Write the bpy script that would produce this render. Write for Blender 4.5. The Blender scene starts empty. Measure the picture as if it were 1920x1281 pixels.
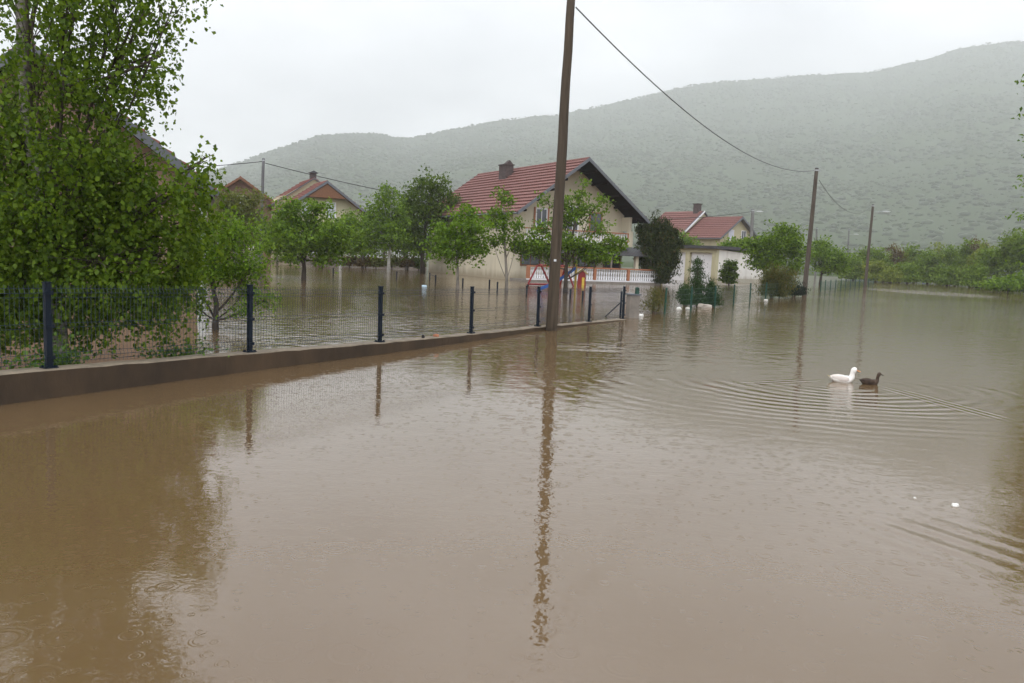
import bpy, math, random
import numpy as np
from mathutils import Vector, Matrix

random.seed(7); np.random.seed(7)
scn = bpy.context.scene
COL = scn.collection

# ---------------------------------------------------------------- camera
W, H = 1920.0, 1281.0
F = 28.0 / 36.0 * W
HC, ROLL = 475.0, 0.043
CAMZ = 1.82
PITCH = math.atan((H / 2 - HC) * math.cos(ROLL) / F)
cam_d = bpy.data.cameras.new('camera'); cam = bpy.data.objects.new('camera', cam_d); COL.objects.link(cam)
cam_d.lens = 28.0; cam_d.sensor_width = 36.0; cam_d.clip_start = 0.1; cam_d.clip_end = 12000
_fw = Vector((0, math.cos(PITCH), -math.sin(PITCH))); _R = Vector((1, 0, 0)); _U = Vector((0, math.sin(PITCH), math.cos(PITCH)))
_c, _s = math.cos(ROLL), math.sin(ROLL)
_r = _c * _R + _s * _U; _u = -_s * _R + _c * _U
M = Matrix((_r, _u, -_fw)).transposed().to_4x4(); M.translation = (0, 0, CAMZ)
cam.matrix_world = M
scn.camera = cam

# ---------------------------------------------------------------- world, sun, exposure
SUN_EL, SUN_AZ = math.radians(52), math.radians(200)
wd = bpy.data.worlds.new('World'); scn.world = wd; wd.use_nodes = True
nt = wd.node_tree; nt.nodes.clear()
def N(t, **kw):
    n = nt.nodes.new(t)
    for k, v in kw.items(): setattr(n, k, v)
    return n
wo = N('ShaderNodeOutputWorld'); bg = N('ShaderNodeBackground'); bg.inputs[1].default_value = 0.1
sky = N('ShaderNodeTexSky'); sky.sky_type = 'NISHITA'; sky.sun_disc = False
sky.sun_elevation = SUN_EL; sky.sun_rotation = SUN_AZ
tc = N('ShaderNodeTexCoord'); sp = N('ShaderNodeSeparateXYZ'); nt.links.new(tc.outputs['Generated'], sp.inputs[0])
# stratus deck: project the view direction on a flat cloud layer
zz = N('ShaderNodeMath', operation='ABSOLUTE'); nt.links.new(sp.outputs[2], zz.inputs[0])
za = N('ShaderNodeMath', operation='ADD'); nt.links.new(zz.outputs[0], za.inputs[0]); za.inputs[1].default_value = 0.28
dx = N('ShaderNodeMath', operation='DIVIDE'); nt.links.new(sp.outputs[0], dx.inputs[0]); nt.links.new(za.outputs[0], dx.inputs[1])
dy = N('ShaderNodeMath', operation='DIVIDE'); nt.links.new(sp.outputs[1], dy.inputs[0]); nt.links.new(za.outputs[0], dy.inputs[1])
cb = N('ShaderNodeCombineXYZ'); nt.links.new(dx.outputs[0], cb.inputs[0]); nt.links.new(dy.outputs[0], cb.inputs[1])
cn = N('ShaderNodeTexNoise'); cn.inputs['Scale'].default_value = 1.5; cn.inputs['Detail'].default_value = 5; cn.inputs['Roughness'].default_value = 0.48
nt.links.new(cb.outputs[0], cn.inputs['Vector'])
cr = N('ShaderNodeValToRGB'); nt.links.new(cn.outputs[0], cr.inputs[0])
cr.color_ramp.elements[0].position = 0.36; cr.color_ramp.elements[0].color = (0.54, 0.552, 0.59, 1)
cr.color_ramp.elements[1].position = 0.62; cr.color_ramp.elements[1].color = (0.90, 0.91, 0.95, 1)
# overcast luminance rises towards the zenith
lz = N('ShaderNodeMath', operation='MULTIPLY_ADD'); nt.links.new(zz.outputs[0], lz.inputs[0]); lz.inputs[1].default_value = 2.0; lz.inputs[2].default_value = 10.4
cm = N('ShaderNodeVectorMath', operation='SCALE'); nt.links.new(cr.outputs[0], cm.inputs[0]); nt.links.new(lz.outputs[0], cm.inputs['Scale'])
mx = N('ShaderNodeMix', data_type='RGBA'); mx.inputs[0].default_value = 0.93
nt.links.new(sky.outputs[0], mx.inputs[6]); nt.links.new(cm.outputs[0], mx.inputs[7])
nt.links.new(mx.outputs[2], bg.inputs[0]); nt.links.new(bg.outputs[0], wo.inputs[0])

sd = bpy.data.lights.new('sun', 'SUN'); sd.energy = 0.6; sd.angle = math.radians(40); sd.color = (1, 0.97, 0.92)
so = bpy.data.objects.new('sun', sd); COL.objects.link(so)
_sv = Vector((math.sin(SUN_AZ) * math.cos(SUN_EL), math.cos(SUN_AZ) * math.cos(SUN_EL), math.sin(SUN_EL)))
so.rotation_euler = _sv.to_track_quat('Z', 'Y').to_euler(); so.location = (0, 0, 60)

vs = scn.view_settings
vs.view_transform = 'Standard'; vs.look = 'None'; vs.exposure = 1.03; vs.gamma = 1.0; vs.use_curve_mapping = False
scn.render.engine = 'CYCLES'
scn.cycles.max_bounces = 8; scn.cycles.diffuse_bounces = 3; scn.cycles.glossy_bounces = 3
scn.cycles.transmission_bounces = 4; scn.cycles.volume_bounces = 2; scn.cycles.transparent_max_bounces = 8
scn.cycles.use_denoising = True
scn.cycles.caustics_reflective = False; scn.cycles.caustics_refractive = False

# ---------------------------------------------------------------- pixel -> place (direction only; distance from what the thing touches)
def ray(x, y):
    u = x - W / 2; v = y - H / 2
    u2 = u * _c + v * _s; v2 = -u * _s + v * _c
    return Vector((u2, F * math.cos(PITCH) - v2 * math.sin(PITCH), -F * math.sin(PITCH) - v2 * math.cos(PITCH)))
def P(x, y, z=0.0):                    # point seen at a pixel that lies at height z
    d = ray(x, y); t = (z - CAMZ) / d.z
    return Vector((d.x * t, d.y * t, z))
def D(x, y, Y):                        # point seen at a pixel that lies at distance Y
    d = ray(x, y); t = Y / d.y
    return Vector((d.x * t, Y, CAMZ + d.z * t))
def S(px, Y): return px * Y / F        # pixels -> metres at distance Y

# ---------------------------------------------------------------- materials
MATS = {}
def mat(name, col, rough=0.7, var=0.25, scale=4.0, bump=0.0, bscale=30.0, spec=0.4, col2=None, metal=0.0, stretch=(1, 1, 1), detail=4):
    if name in MATS: return MATS[name]
    m = bpy.data.materials.new(name); m.use_nodes = True
    t = m.node_tree; b = t.nodes['Principled BSDF']
    b.inputs['Roughness'].default_value = rough; b.inputs['Specular IOR Level'].default_value = spec; b.inputs['Metallic'].default_value = metal
    tcn = t.nodes.new('ShaderNodeTexCoord'); mp = t.nodes.new('ShaderNodeMapping'); mp.inputs['Scale'].default_value = stretch
    t.links.new(tcn.outputs['Object'], mp.inputs[0])
    n = t.nodes.new('ShaderNodeTexNoise'); n.inputs['Scale'].default_value = scale; n.inputs['Detail'].default_value = detail; n.inputs['Roughness'].default_value = 0.6
    t.links.new(mp.outputs[0], n.inputs['Vector'])
    r = t.nodes.new('ShaderNodeValToRGB'); t.links.new(n.outputs[0], r.inputs[0])
    c1 = [c * (1 - var) for c in col]; c2 = col2 if col2 else [min(1, c * (1 + var)) for c in col]
    r.color_ramp.elements[0].position = 0.3; r.color_ramp.elements[0].color = (*c1, 1)
    r.color_ramp.elements[1].position = 0.7; r.color_ramp.elements[1].color = (*c2, 1)
    t.links.new(r.outputs[0], b.inputs['Base Color'])
    if bump > 0:
        n2 = t.nodes.new('ShaderNodeTexNoise'); n2.inputs['Scale'].default_value = bscale; n2.inputs['Detail'].default_value = 4
        t.links.new(mp.outputs[0], n2.inputs['Vector'])
        bp = t.nodes.new('ShaderNodeBump'); bp.inputs['Strength'].default_value = 0.6; bp.inputs['Distance'].default_value = bump
        t.links.new(n2.outputs[0], bp.inputs['Height']); t.links.new(bp.outputs[0], b.inputs['Normal'])
    MATS[name] = m; return m

def leaf_mat(name, dark, light, trans=0.35, odd=None):
    if name in MATS: return MATS[name]
    m = bpy.data.materials.new(name); m.use_nodes = True
    t = m.node_tree; b = t.nodes['Principled BSDF']; out = t.nodes['Material Output']
    g = t.nodes.new('ShaderNodeNewGeometry')
    r = t.nodes.new('ShaderNodeValToRGB'); t.links.new(g.outputs['Random Per Island'], r.inputs[0])
    r.color_ramp.elements[0].color = (*dark, 1); r.color_ramp.elements[1].color = (*light, 1)
    if odd:
        e = r.color_ramp.elements.new(0.93); e.color = (*light, 1); r.color_ramp.elements[-1].color = (*odd, 1)
    b.inputs['Roughness'].default_value = 0.42; b.inputs['Specular IOR Level'].default_value = 0.08 if trans < .3 else 0.16
    t.links.new(r.outputs[0], b.inputs['Base Color'])
    tr = t.nodes.new('ShaderNodeBsdfTranslucent')
    hs = t.nodes.new('ShaderNodeMix'); hs.data_type = 'RGBA'; hs.blend_type = 'MULTIPLY'; hs.inputs[0].default_value = 1.0
    t.links.new(r.outputs[0], hs.inputs[6]); hs.inputs[7].default_value = (1.5, 1.45, 0.7, 1)
    t.links.new(hs.outputs[2], tr.inputs[0])
    mx_ = t.nodes.new('ShaderNodeMixShader'); mx_.inputs[0].default_value = trans
    t.links.new(b.outputs[0], mx_.inputs[1]); t.links.new(tr.outputs[0], mx_.inputs[2]); t.links.new(mx_.outputs[0], out.inputs[0])
    MATS[name] = m; return m

# ---------------------------------------------------------------- mesh helpers
class MB:
    def __init__(s): s.v = []; s.f = []
    def quad(s, a, b, c, d):
        i = len(s.v); s.v += [tuple(a), tuple(b), tuple(c), tuple(d)]; s.f.append((i, i + 1, i + 2, i + 3)); return s
    def poly(s, pts):
        i = len(s.v); s.v += [tuple(p) for p in pts]; s.f.append(tuple(range(i, i + len(pts)))); return s
    def box(s, x0, x1, y0, y1, z0, z1):
        return s.prism([(x0, y0), (x1, y0), (x1, y1), (x0, y1)], z0, z1)
    def prism(s, pts, z0, z1):           # polygon in xy
        n = len(pts); i = len(s.v)
        s.v += [(x, y, z0) for x, y in pts] + [(x, y, z1) for x, y in pts]
        s.f.append(tuple(i + k for k in reversed(range(n)))); s.f.append(tuple(i + n + k for k in range(n)))
        for k in range(n): s.f.append((i + k, i + (k + 1) % n, i + n + (k + 1) % n, i + n + k))
        return s
    def prism_y(s, pts, y0, y1):         # polygon in xz, swept along y
        n = len(pts); i = len(s.v)
        s.v += [(x, y0, z) for x, z in pts] + [(x, y1, z) for x, z in pts]
        s.f.append(tuple(i + k for k in range(n))); s.f.append(tuple(i + n + k for k in reversed(range(n))))
        for k in range(n): s.f.append((i + (k + 1) % n, i + k, i + n + k, i + n + (k + 1) % n))
        return s
    def tube(s, pts, rad, n=6, caps=True):
        pts = [Vector(p) for p in pts]
        if not hasattr(rad, '__len__'): rad = [rad] * len(pts)
        base = len(s.v); ref = None
        for k, p in enumerate(pts):
            t = (pts[min(k + 1, len(pts) - 1)] - pts[max(k - 1, 0)])
            if t.length < 1e-9: t = Vector((0, 0, 1))
            t.normalize()
            if ref is None: ref = Vector((1, 0, 0)) if abs(t.x) < 0.8 else Vector((0, 1, 0))
            a = (ref - t * ref.dot(t)).normalized(); b = t.cross(a); ref = a
            for j in range(n):
                th = 2 * math.pi * j / n
                s.v.append(tuple(p + (a * math.cos(th) + b * math.sin(th)) * rad[k]))
        for k in range(len(pts) - 1):
            for j in range(n):
                a0 = base + k * n + j; a1 = base + k * n + (j + 1) % n
                s.f.append((a0, a1, a1 + n, a0 + n))
        if caps:
            s.f.append(tuple(base + j for j in reversed(range(n)))); e = base + (len(pts) - 1) * n
            s.f.append(tuple(e + j for j in range(n)))
        return s
    def lathe(s, prof, n=8, cx=0, cy=0):
        return s.tube([(cx, cy, z) for z, r in prof], [r for z, r in prof], n)
    def mesh(s, name, smooth=False):
        me = bpy.data.meshes.new(name); me.from_pydata(s.v, [], s.f); me.update()
        if smooth: me.polygons.foreach_set('use_smooth', [True] * len(me.polygons))
        return me
    def build(s, name, m, parent=None, smooth=False, loc=None):
        return link(name, s.mesh(name, smooth), m, parent, loc)

def link(name, me, m, parent=None, loc=None):
    o = bpy.data.objects.new(name, me); COL.objects.link(o)
    if m and not me.materials: me.materials.append(m)
    if parent: o.parent = parent
    if loc is not None: o.location = loc
    return o
def tag(o, label=None, cat=None, group=None, kind=None):
    if label: o['label'] = label
    if cat: o['category'] = cat
    if group: o['group'] = group
    if kind: o['kind'] = kind
    return o
def thing(name, label, cat, loc=(0, 0, 0), rz=0.0, group=None):
    o = bpy.data.objects.new(name, None); COL.objects.link(o); o.empty_display_size = 0.3
    o.location = loc; o.rotation_euler = (0, 0, rz)
    return tag(o, label, cat, group)

# ---------------------------------------------------------------- shared materials
M_trunk = mat('bark', (0.075, 0.062, 0.05), 0.9, 0.4, 9, 0.02, 22, 0.2, stretch=(1, 1, 0.3))
M_palebark = mat('pale_bark', (0.24, 0.22, 0.19), 0.9, 0.35, 9, 0.015, 22, 0.2, stretch=(1, 1, 0.3))
M_limewash = mat('limewashed_bark', (0.5, 0.5, 0.47), 0.9, 0.25, 7, 0.01, 22, 0.2)
M_birch = mat('birch_bark', (0.10, 0.09, 0.08), 0.8, 0.6, 5, 0.01, 18, 0.25, col2=(0.46, 0.43, 0.39), stretch=(1.5, 1.5, 4))
L_birch = leaf_mat('birch_leaf', (0.045, 0.092, 0.007), (0.155, 0.24, 0.022), 0.45)
L_fruit = leaf_mat('fruit_tree_leaf', (0.046, 0.096, 0.008), (0.175, 0.285, 0.028), 0.4)
L_fruit2 = leaf_mat('bright_leaf', (0.05, 0.108, 0.007), (0.175, 0.295, 0.026), 0.42)
L_deep = leaf_mat('deep_green_leaf', (0.030, 0.063, 0.006), (0.11, 0.175, 0.018), 0.35)
L_olive = leaf_mat('olive_leaf', (0.085, 0.11, 0.025), (0.17, 0.19, 0.05), 0.35)
L_thuja = leaf_mat('thuja_spray', (0.008, 0.018, 0.004), (0.055, 0.078, 0.015), 0.12, odd=(0.14, 0.08, 0.02))
L_thuja2 = leaf_mat('young_thuja_spray', (0.022, 0.052, 0.018), (0.06, 0.11, 0.035), 0.2)
L_gold = leaf_mat('golden_conifer_spray', (0.05, 0.062, 0.015), (0.13, 0.13, 0.03), 0.25, odd=(0.17, 0.10, 0.03))
L_brown = leaf_mat('russet_leaf', (0.07, 0.05, 0.022), (0.15, 0.11, 0.04), 0.25)
L_far = leaf_mat('far_bank_leaf', (0.058, 0.11, 0.011), (0.175, 0.265, 0.03), 0.35)
L_far2 = leaf_mat('far_bank_yellow_leaf', (0.09, 0.135, 0.016), (0.22, 0.265, 0.04), 0.35)
L_grass = leaf_mat('grass_blade', (0.05, 0.11, 0.015), (0.13, 0.22, 0.04), 0.35)
M_wood = mat('weathered_pole_wood', (0.068, 0.052, 0.036), 0.75, 0.45, 2.2, 0.012, 14, 0.25, stretch=(6, 6, 0.35), detail=8)
M_wood2 = mat('grey_brown_pole_wood', (0.085, 0.07, 0.056), 0.85, 0.35, 4, 0.01, 14, 0.2, stretch=(5, 5, 0.35))
M_conc = mat('pole_concrete', (0.16, 0.16, 0.155), 0.85, 0.25, 3, 0.01, 20)
M_steel = mat('galvanised_steel', (0.42, 0.43, 0.44), 0.45, 0.15, 6, metal=0.7)
M_cable = mat('cable_black', (0.03, 0.03, 0.032), 0.6, 0.1)
M_cable_grey = mat('cable_grey', (0.12, 0.12, 0.125), 0.6, 0.1)
M_lamp = mat('lamp_shell', (0.62, 0.64, 0.66), 0.4, 0.08)
M_blue = mat('dark_blue_paint', (0.005, 0.011, 0.021), 0.5, 0.25, 8, 0, 30, 0.2)
M_wire = mat('blue_grey_wire', (0.02, 0.034, 0.05), 0.5, 0.15)
M_green = mat('dark_green_paint', (0.008, 0.055, 0.036), 0.45, 0.25, 8)
M_gwire = mat('green_wire', (0.015, 0.06, 0.04), 0.5, 0.15)
M_cream = mat('cream_plaster', (0.58, 0.53, 0.41), 0.9, 0.07, 0.7, 0.004, 60, 0.2, detail=6)
M_cream2 = mat('pale_yellow_plaster', (0.48, 0.45, 0.30), 0.9, 0.06, 0.8, 0.004, 60, 0.2)
M_pink = mat('pink_beige_plaster', (0.31, 0.215, 0.165), 0.9, 0.1, 0.8, 0.004, 60, 0.2)
M_grwall = mat('garage_plaster', (0.70, 0.69, 0.645), 0.9, 0.1, 0.6, 0.004, 60, 0.2)
M_white = mat('white_paint', (0.74, 0.74, 0.76), 0.5, 0.05, 2)
M_orange = mat('terracotta_paint', (0.34, 0.145, 0.075), 0.75, 0.15, 3)
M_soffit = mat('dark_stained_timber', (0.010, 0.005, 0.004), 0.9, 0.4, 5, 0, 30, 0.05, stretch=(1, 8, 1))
M_brown = mat('brown_timber', (0.17, 0.075, 0.035), 0.7, 0.25, 5, stretch=(8, 1, 1))
M_barge = mat('grey_metal_flashing', (0.115, 0.125, 0.14), 0.45, 0.12, 5)
M_dark = mat('dark_interior', (0.018, 0.017, 0.017), 0.8, 0.3)
M_canopy = mat('dark_corrugated_sheet', (0.05, 0.05, 0.055), 0.55, 0.2, 4)
M_glass = mat('window_glass', (0.05, 0.06, 0.07), 0.08, 0.1, spec=0.6)
M_shutter = mat('pale_shutter', (0.60, 0.62, 0.70), 0.55, 0.05)
M_brick = mat('chimney_render', (0.075, 0.058, 0.055), 0.85, 0.3, 6)
M_wall = mat('wet_stained_concrete', (0.056, 0.035, 0.018), 0.6, 0.6, 1.0, 0.012, 24, 0.4, stretch=(1, 1, 0.5), detail=9)
M_walltop = mat('pale_concrete_cap', (0.20, 0.165, 0.12), 0.8, 0.3, 5, 0.008, 30)
M_pillar = mat('grey_concrete', (0.21, 0.19, 0.165), 0.85, 0.2, 4, 0.006, 30)
M_foam = mat('white_polystyrene', (0.74, 0.74, 0.71), 0.85, 0.1, 9, 0.01, 30)

def flood_stain(m, top=0.42):
    t = m.node_tree; b = t.nodes['Principled BSDF']; src = b.inputs['Base Color'].links[0].from_socket
    tcn = t.nodes.new('ShaderNodeTexCoord'); sx = t.nodes.new('ShaderNodeSeparateXYZ'); t.links.new(tcn.outputs['Object'], sx.inputs[0])
    mp = t.nodes.new('ShaderNodeMapping'); mp.inputs['Scale'].default_value = (1.6, 1.6, 0.25); t.links.new(tcn.outputs['Object'], mp.inputs[0])
    n_ = t.nodes.new('ShaderNodeTexNoise'); n_.inputs['Scale'].default_value = 1.3; n_.inputs['Detail'].default_value = 6; t.links.new(mp.outputs[0], n_.inputs['Vector'])
    a_ = t.nodes.new('ShaderNodeMath'); a_.operation = 'MULTIPLY_ADD'; t.links.new(n_.outputs[0], a_.inputs[0]); a_.inputs[1].default_value = -0.9; t.links.new(sx.outputs[2], a_.inputs[2])
    r_ = t.nodes.new('ShaderNodeMapRange'); t.links.new(a_.outputs[0], r_.inputs[0]); r_.inputs[1].default_value = top - .75; r_.inputs[2].default_value = top - .2; r_.inputs[3].default_value = 0.62; r_.inputs[4].default_value = 0.0
    st = t.nodes.new('ShaderNodeMapRange'); t.links.new(n_.outputs[0], st.inputs[0]); st.inputs[1].default_value = .55; st.inputs[2].default_value = .8; st.inputs[3].default_value = 0.0; st.inputs[4].default_value = .3
    mxm = t.nodes.new('ShaderNodeMath'); mxm.operation = 'MAXIMUM'; t.links.new(r_.outputs[0], mxm.inputs[0]); t.links.new(st.outputs[0], mxm.inputs[1])
    mi = t.nodes.new('ShaderNodeMix'); mi.data_type = 'RGBA'; t.links.new(mxm.outputs[0], mi.inputs[0]); t.links.new(src, mi.inputs[6]); mi.inputs[7].default_value = (0.22, 0.17, 0.105, 1)
    t.links.new(mi.outputs[2], b.inputs['Base Color'])
for m_ in (M_cream, M_cream2, M_pink, M_grwall): flood_stain(m_)

def tile_mat(name, col, period=0.30):
    m = mat(name, col, 0.75, 0.14, 3.0, 0.0, 10, 0.3)
    t = m.node_tree; b = t.nodes['Principled BSDF']
    tcn = t.nodes.new('ShaderNodeTexCoord'); sx = t.nodes.new('ShaderNodeSeparateXYZ'); t.links.new(tcn.outputs['Object'], sx.inputs[0])
    mu = t.nodes.new('ShaderNodeMath'); mu.operation = 'MULTIPLY'; t.links.new(sx.outputs[1], mu.inputs[0]); mu.inputs[1].default_value = 2 * math.pi / period
    si = t.nodes.new('ShaderNodeMath'); si.operation = 'SINE'; t.links.new(mu.outputs[0], si.inputs[0])
    bp = t.nodes.new('ShaderNodeBump'); bp.inputs['Distance'].default_value = 0.022; bp.inputs['Strength'].default_value = 0.8
    t.links.new(si.outputs[0], bp.inputs['Height']); t.links.new(bp.outputs[0], b.inputs['Normal'])
    return m
M_tile = tile_mat('red_clay_tile', (0.205, 0.097, 0.084))
M_tile2 = tile_mat('light_red_tile', (0.24, 0.095, 0.076))

# ---------------------------------------------------------------- ground, flood water, hillside
mb = MB(); n = 48
for k in range(n):
    a0 = 2 * math.pi * k / n; a1 = 2 * math.pi * (k + 1) / n
    mb.v += [(0, 0, -0.7), (7000 * math.cos(a0), 7000 * math.sin(a0), -0.7), (7000 * math.cos(a1), 7000 * math.sin(a1), -0.7)]
    mb.f.append((3 * k, 3 * k + 1, 3 * k + 2))
tag(mb.build('ground', mat('flooded_soil', (0.09, 0.075, 0.045), 0.95, 0.3, 0.05)), 'muddy valley ground under the flood water', None, kind='structure')

DUCKS = (P(1580, 716), P(1634, 721))
def water_material():
    m = bpy.data.materials.new('muddy_flood_water'); m.use_nodes = True
    t = m.node_tree; b = t.nodes['Principled BSDF']
    def nn(ty, **kw):
        q = t.nodes.new(ty)
        for k, v in kw.items(): setattr(q, k, v)
        return q
    def val(x, i, q):
        if isinstance(x, (int, float)): q.inputs[i].default_value = x
        else: t.links.new(x, q.inputs[i])
    def ma(op, a, b_=0.0, c_=None):
        q = nn('ShaderNodeMath', operation=op); val(a, 0, q); val(b_, 1, q)
        if c_ is not None: val(c_, 2, q)
        return q.outputs[0]
    geo = nn('ShaderNodeNewGeometry'); pos = geo.outputs['Position']
    xyz = nn('ShaderNodeSeparateXYZ'); t.links.new(pos, xyz.inputs[0]); X, Y = xyz.outputs[0], xyz.outputs[1]
    def noise(scale, det=2, rough=0.5, st=(1, 1, 1), dist=0.0):
        mp = nn('ShaderNodeMapping'); mp.inputs['Scale'].default_value = st; t.links.new(pos, mp.inputs[0])
        q = nn('ShaderNodeTexNoise'); q.inputs['Scale'].default_value = scale; q.inputs['Detail'].default_value = det
        q.inputs['Roughness'].default_value = rough; q.inputs['Distortion'].default_value = dist
        t.links.new(mp.outputs[0], q.inputs['Vector']); return q.outputs[0]
    def mrange(v, a, b_, c_, d):
        q = nn('ShaderNodeMapRange'); q.interpolation_type = 'SMOOTHSTEP'; val(v, 0, q)
        for i, z in enumerate((a, b_, c_, d)): q.inputs[1 + i].default_value = z
        return q.outputs[0]
    # wind-roughened water: more open farther up the street, in patches
    far = mrange(Y, 9.0, 30.0, 0.0, 1.0)
    patch = mrange(noise(0.09, 2, 0.5, (0.6, 1.0, 1)), 0.35, 0.68, 0.35, 1.25)
    def ell(c, rx, ry):
        ax = ma('DIVIDE', ma('SUBTRACT', X, c[0]), rx); ay = ma('DIVIDE', ma('SUBTRACT', Y, c[1]), ry)
        r2 = ma('ADD', ma('MULTIPLY', ax, ax), ma('MULTIPLY', ay, ay))
        return mrange(r2, 0.35, 1.0, 1.0, 0.0)
    gust = ma('ADD', ma('ADD', ell(P(1745, 549), 5.2, 7.0), ell(P(1785, 532), 10, 10)), ma('MULTIPLY', ell(P(1098, 650), 0.95, 0.8), 0.12))
    wa, wb = P(92, 690, .325), P(1168, 598, .02); wd_ = (wb - wa); wd_.z = 0; wd_.normalize()
    beyond = ma('ADD', ma('MULTIPLY', ma('SUBTRACT', X, wa.x), -wd_.y), ma('MULTIPLY', ma('SUBTRACT', Y, wa.y), wd_.x))
    garden = mrange(beyond, 0.2, 1.5, 0.0, 0.75)
    far = ma('MAXIMUM', far, garden)
    amp = ma('ADD', ma('MULTIPLY', ma('MULTIPLY_ADD', far, 0.8, 0.08), patch), ma('MULTIPLY', gust, 4.0))
    h = ma('MULTIPLY', ma('MULTIPLY', noise(2.6, 2, 0.5, (0.8, 1.25, 1), 0.4), amp), 0.042)
    h = ma('ADD', h, ma('MULTIPLY', ma('MULTIPLY', noise(8.0, 2, 0.5, (0.85, 1.15, 1)), ma('MULTIPLY_ADD', far, 0.8, 0.125)), 0.0075))
    h = ma('ADD', h, ma('MULTIPLY', noise(26.0, 1, 0.5), 0.0006))
    # rings where rain drops hit
    for sc, k, thr, hh in ((3.2, 190.0, 0.84, 0.0003), (6.0, 300.0, 0.72, 0.0003), (11.0, 480.0, 0.62, 0.00025)):
        v = nn('ShaderNodeTexVoronoi'); v.voronoi_dimensions = '2D'; v.inputs['Scale'].default_value = sc; t.links.new(pos, v.inputs['Vector'])
        d = ma('DIVIDE', v.outputs['Distance'], sc)
        rc = nn('ShaderNodeSeparateColor'); t.links.new(v.outputs['Color'], rc.inputs[0])
        rad = ma('MULTIPLY', rc.outputs[0], 0.34 / sc)
        dd = ma('SUBTRACT', d, rad)
        env = ma('POWER', 2.718, ma('MULTIPLY', ma('MULTIPLY', dd, dd), -1.0 / (0.10 / sc) ** 2))
        on = ma('GREATER_THAN', rc.outputs[1], thr)
        h = ma('ADD', h, ma('MULTIPLY', ma('MULTIPLY', ma('SINE', ma('MULTIPLY', dd, k)), env), ma('MULTIPLY', on, hh)))
    # rings spreading from the two ducks
    c0 = (DUCKS[0] * 0.6 + DUCKS[1] * 0.4) + Vector((-0.5, -0.35, 0))
    wob = ma('MULTIPLY', noise(0.8, 2), 0.30)
    ex = ma('SUBTRACT', X, c0.x); ey = ma('SUBTRACT', Y, c0.y)
    ex = ma('MULTIPLY', ex, 0.80)
    rr = ma('ADD', ma('SQRT', ma('ADD', ma('MULTIPLY', ex, ex), ma('MULTIPLY', ey, ey))), wob)
    fall = ma('MULTIPLY', mrange(rr, 0.3, 1.0, 0.5, 1.0), mrange(rr, 1.2, 5.0, 1.0, 0.0))
    side = mrange(ey, -0.3, 1.0, 1.0, 0.12)
    pch = mrange(noise(0.7, 2), 0.35, 0.62, 0.3, 1.1)
    h = ma('ADD', h, ma('MULTIPLY', ma('MULTIPLY', ma('SINE', ma('MULTIPLY', rr, 2 * math.pi / 0.27)), ma('MULTIPLY', fall, side)), ma('MULTIPLY', pch, 0.0036)))
    # straight arm of the wake to the right of the brown duck, and a slower swell at the right
    def arm(p0, p1, lam, wid, hh):
        dv = (p1 - p0); L = dv.length; dv.normalize(); nv = Vector((-dv.y, dv.x, 0))
        al = ma('ADD', ma('MULTIPLY', ma('SUBTRACT', X, p0.x), dv.x), ma('MULTIPLY', ma('SUBTRACT', Y, p0.y), dv.y))
        ac = ma('ADD', ma('ADD', ma('MULTIPLY', ma('SUBTRACT', X, p0.x), nv.x), ma('MULTIPLY', ma('SUBTRACT', Y, p0.y), nv.y)), ma('MULTIPLY', wob, 0.25))
        e = ma('POWER', 2.718, ma('MULTIPLY', ma('MULTIPLY', ac, ac), -1.0 / wid ** 2))
        e = ma('MULTIPLY', e, ma('MULTIPLY', mrange(al, -0.1, min(1.0, L * .35), 0.0, 1.0), mrange(al, L * 0.6, L, 1.0, 0.0)))
        return ma('MULTIPLY', ma('MULTIPLY', ma('SINE', ma('MULTIPLY', ac, 2 * math.pi / lam)), e), hh)
    h = ma('ADD', h, arm(P(1648, 722), P(1935, 800), 0.15, 0.20, 0.0065))
    h = ma('ADD', h, arm(P(1560, 712), P(1360, 722), 0.16, 0.17, 0.0035))
    h = ma('ADD', h, arm(P(1640, 960), P(1990, 1080), 0.24, 0.5, 0.0021))
    bp = nn('ShaderNodeBump'); bp.inputs['Strength'].default_value = 1.0; bp.inputs['Distance'].default_value = 1.0
    t.links.new(h, bp.inputs['Height']); t.links.new(bp.outputs[0], b.inputs['Normal'])
    # suspended mud, cloudier and clearer drifts
    cr_ = nn('ShaderNodeValToRGB'); t.links.new(noise(0.16, 3, 0.55), cr_.inputs[0])
    cr_.color_ramp.elements[0].position = 0.3; cr_.color_ramp.elements[0].color = (0.126, 0.078, 0.036, 1)
    cr_.color_ramp.elements[1].position = 0.72; cr_.color_ramp.elements[1].color = (0.142, 0.094, 0.046, 1)
    t.links.new(cr_.outputs[0], b.inputs['Base Color'])
    b.inputs['Roughness'].default_value = 0.03; b.inputs['IOR'].default_value = 1.78; b.inputs['Specular IOR Level'].default_value = 0.5
    return m
mb = MB(); n = 64
for R0, R1 in ((0, 30), (30, 175)):
    for k in range(n):
        a0 = 2 * math.pi * k / n; a1 = 2 * math.pi * (k + 1) / n
        p = [(R0 * math.cos(a0), R0 * math.sin(a0), 0), (R1 * math.cos(a0), R1 * math.sin(a0), 0), (R1 * math.cos(a1), R1 * math.sin(a1), 0), (R0 * math.cos(a1), R0 * math.sin(a1), 0)]
        mb.poly(p if R0 else p[:3])
tag(mb.build('flood_water', water_material()), 'brown rain-dimpled flood water covering street and gardens', None, kind='structure')

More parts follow.
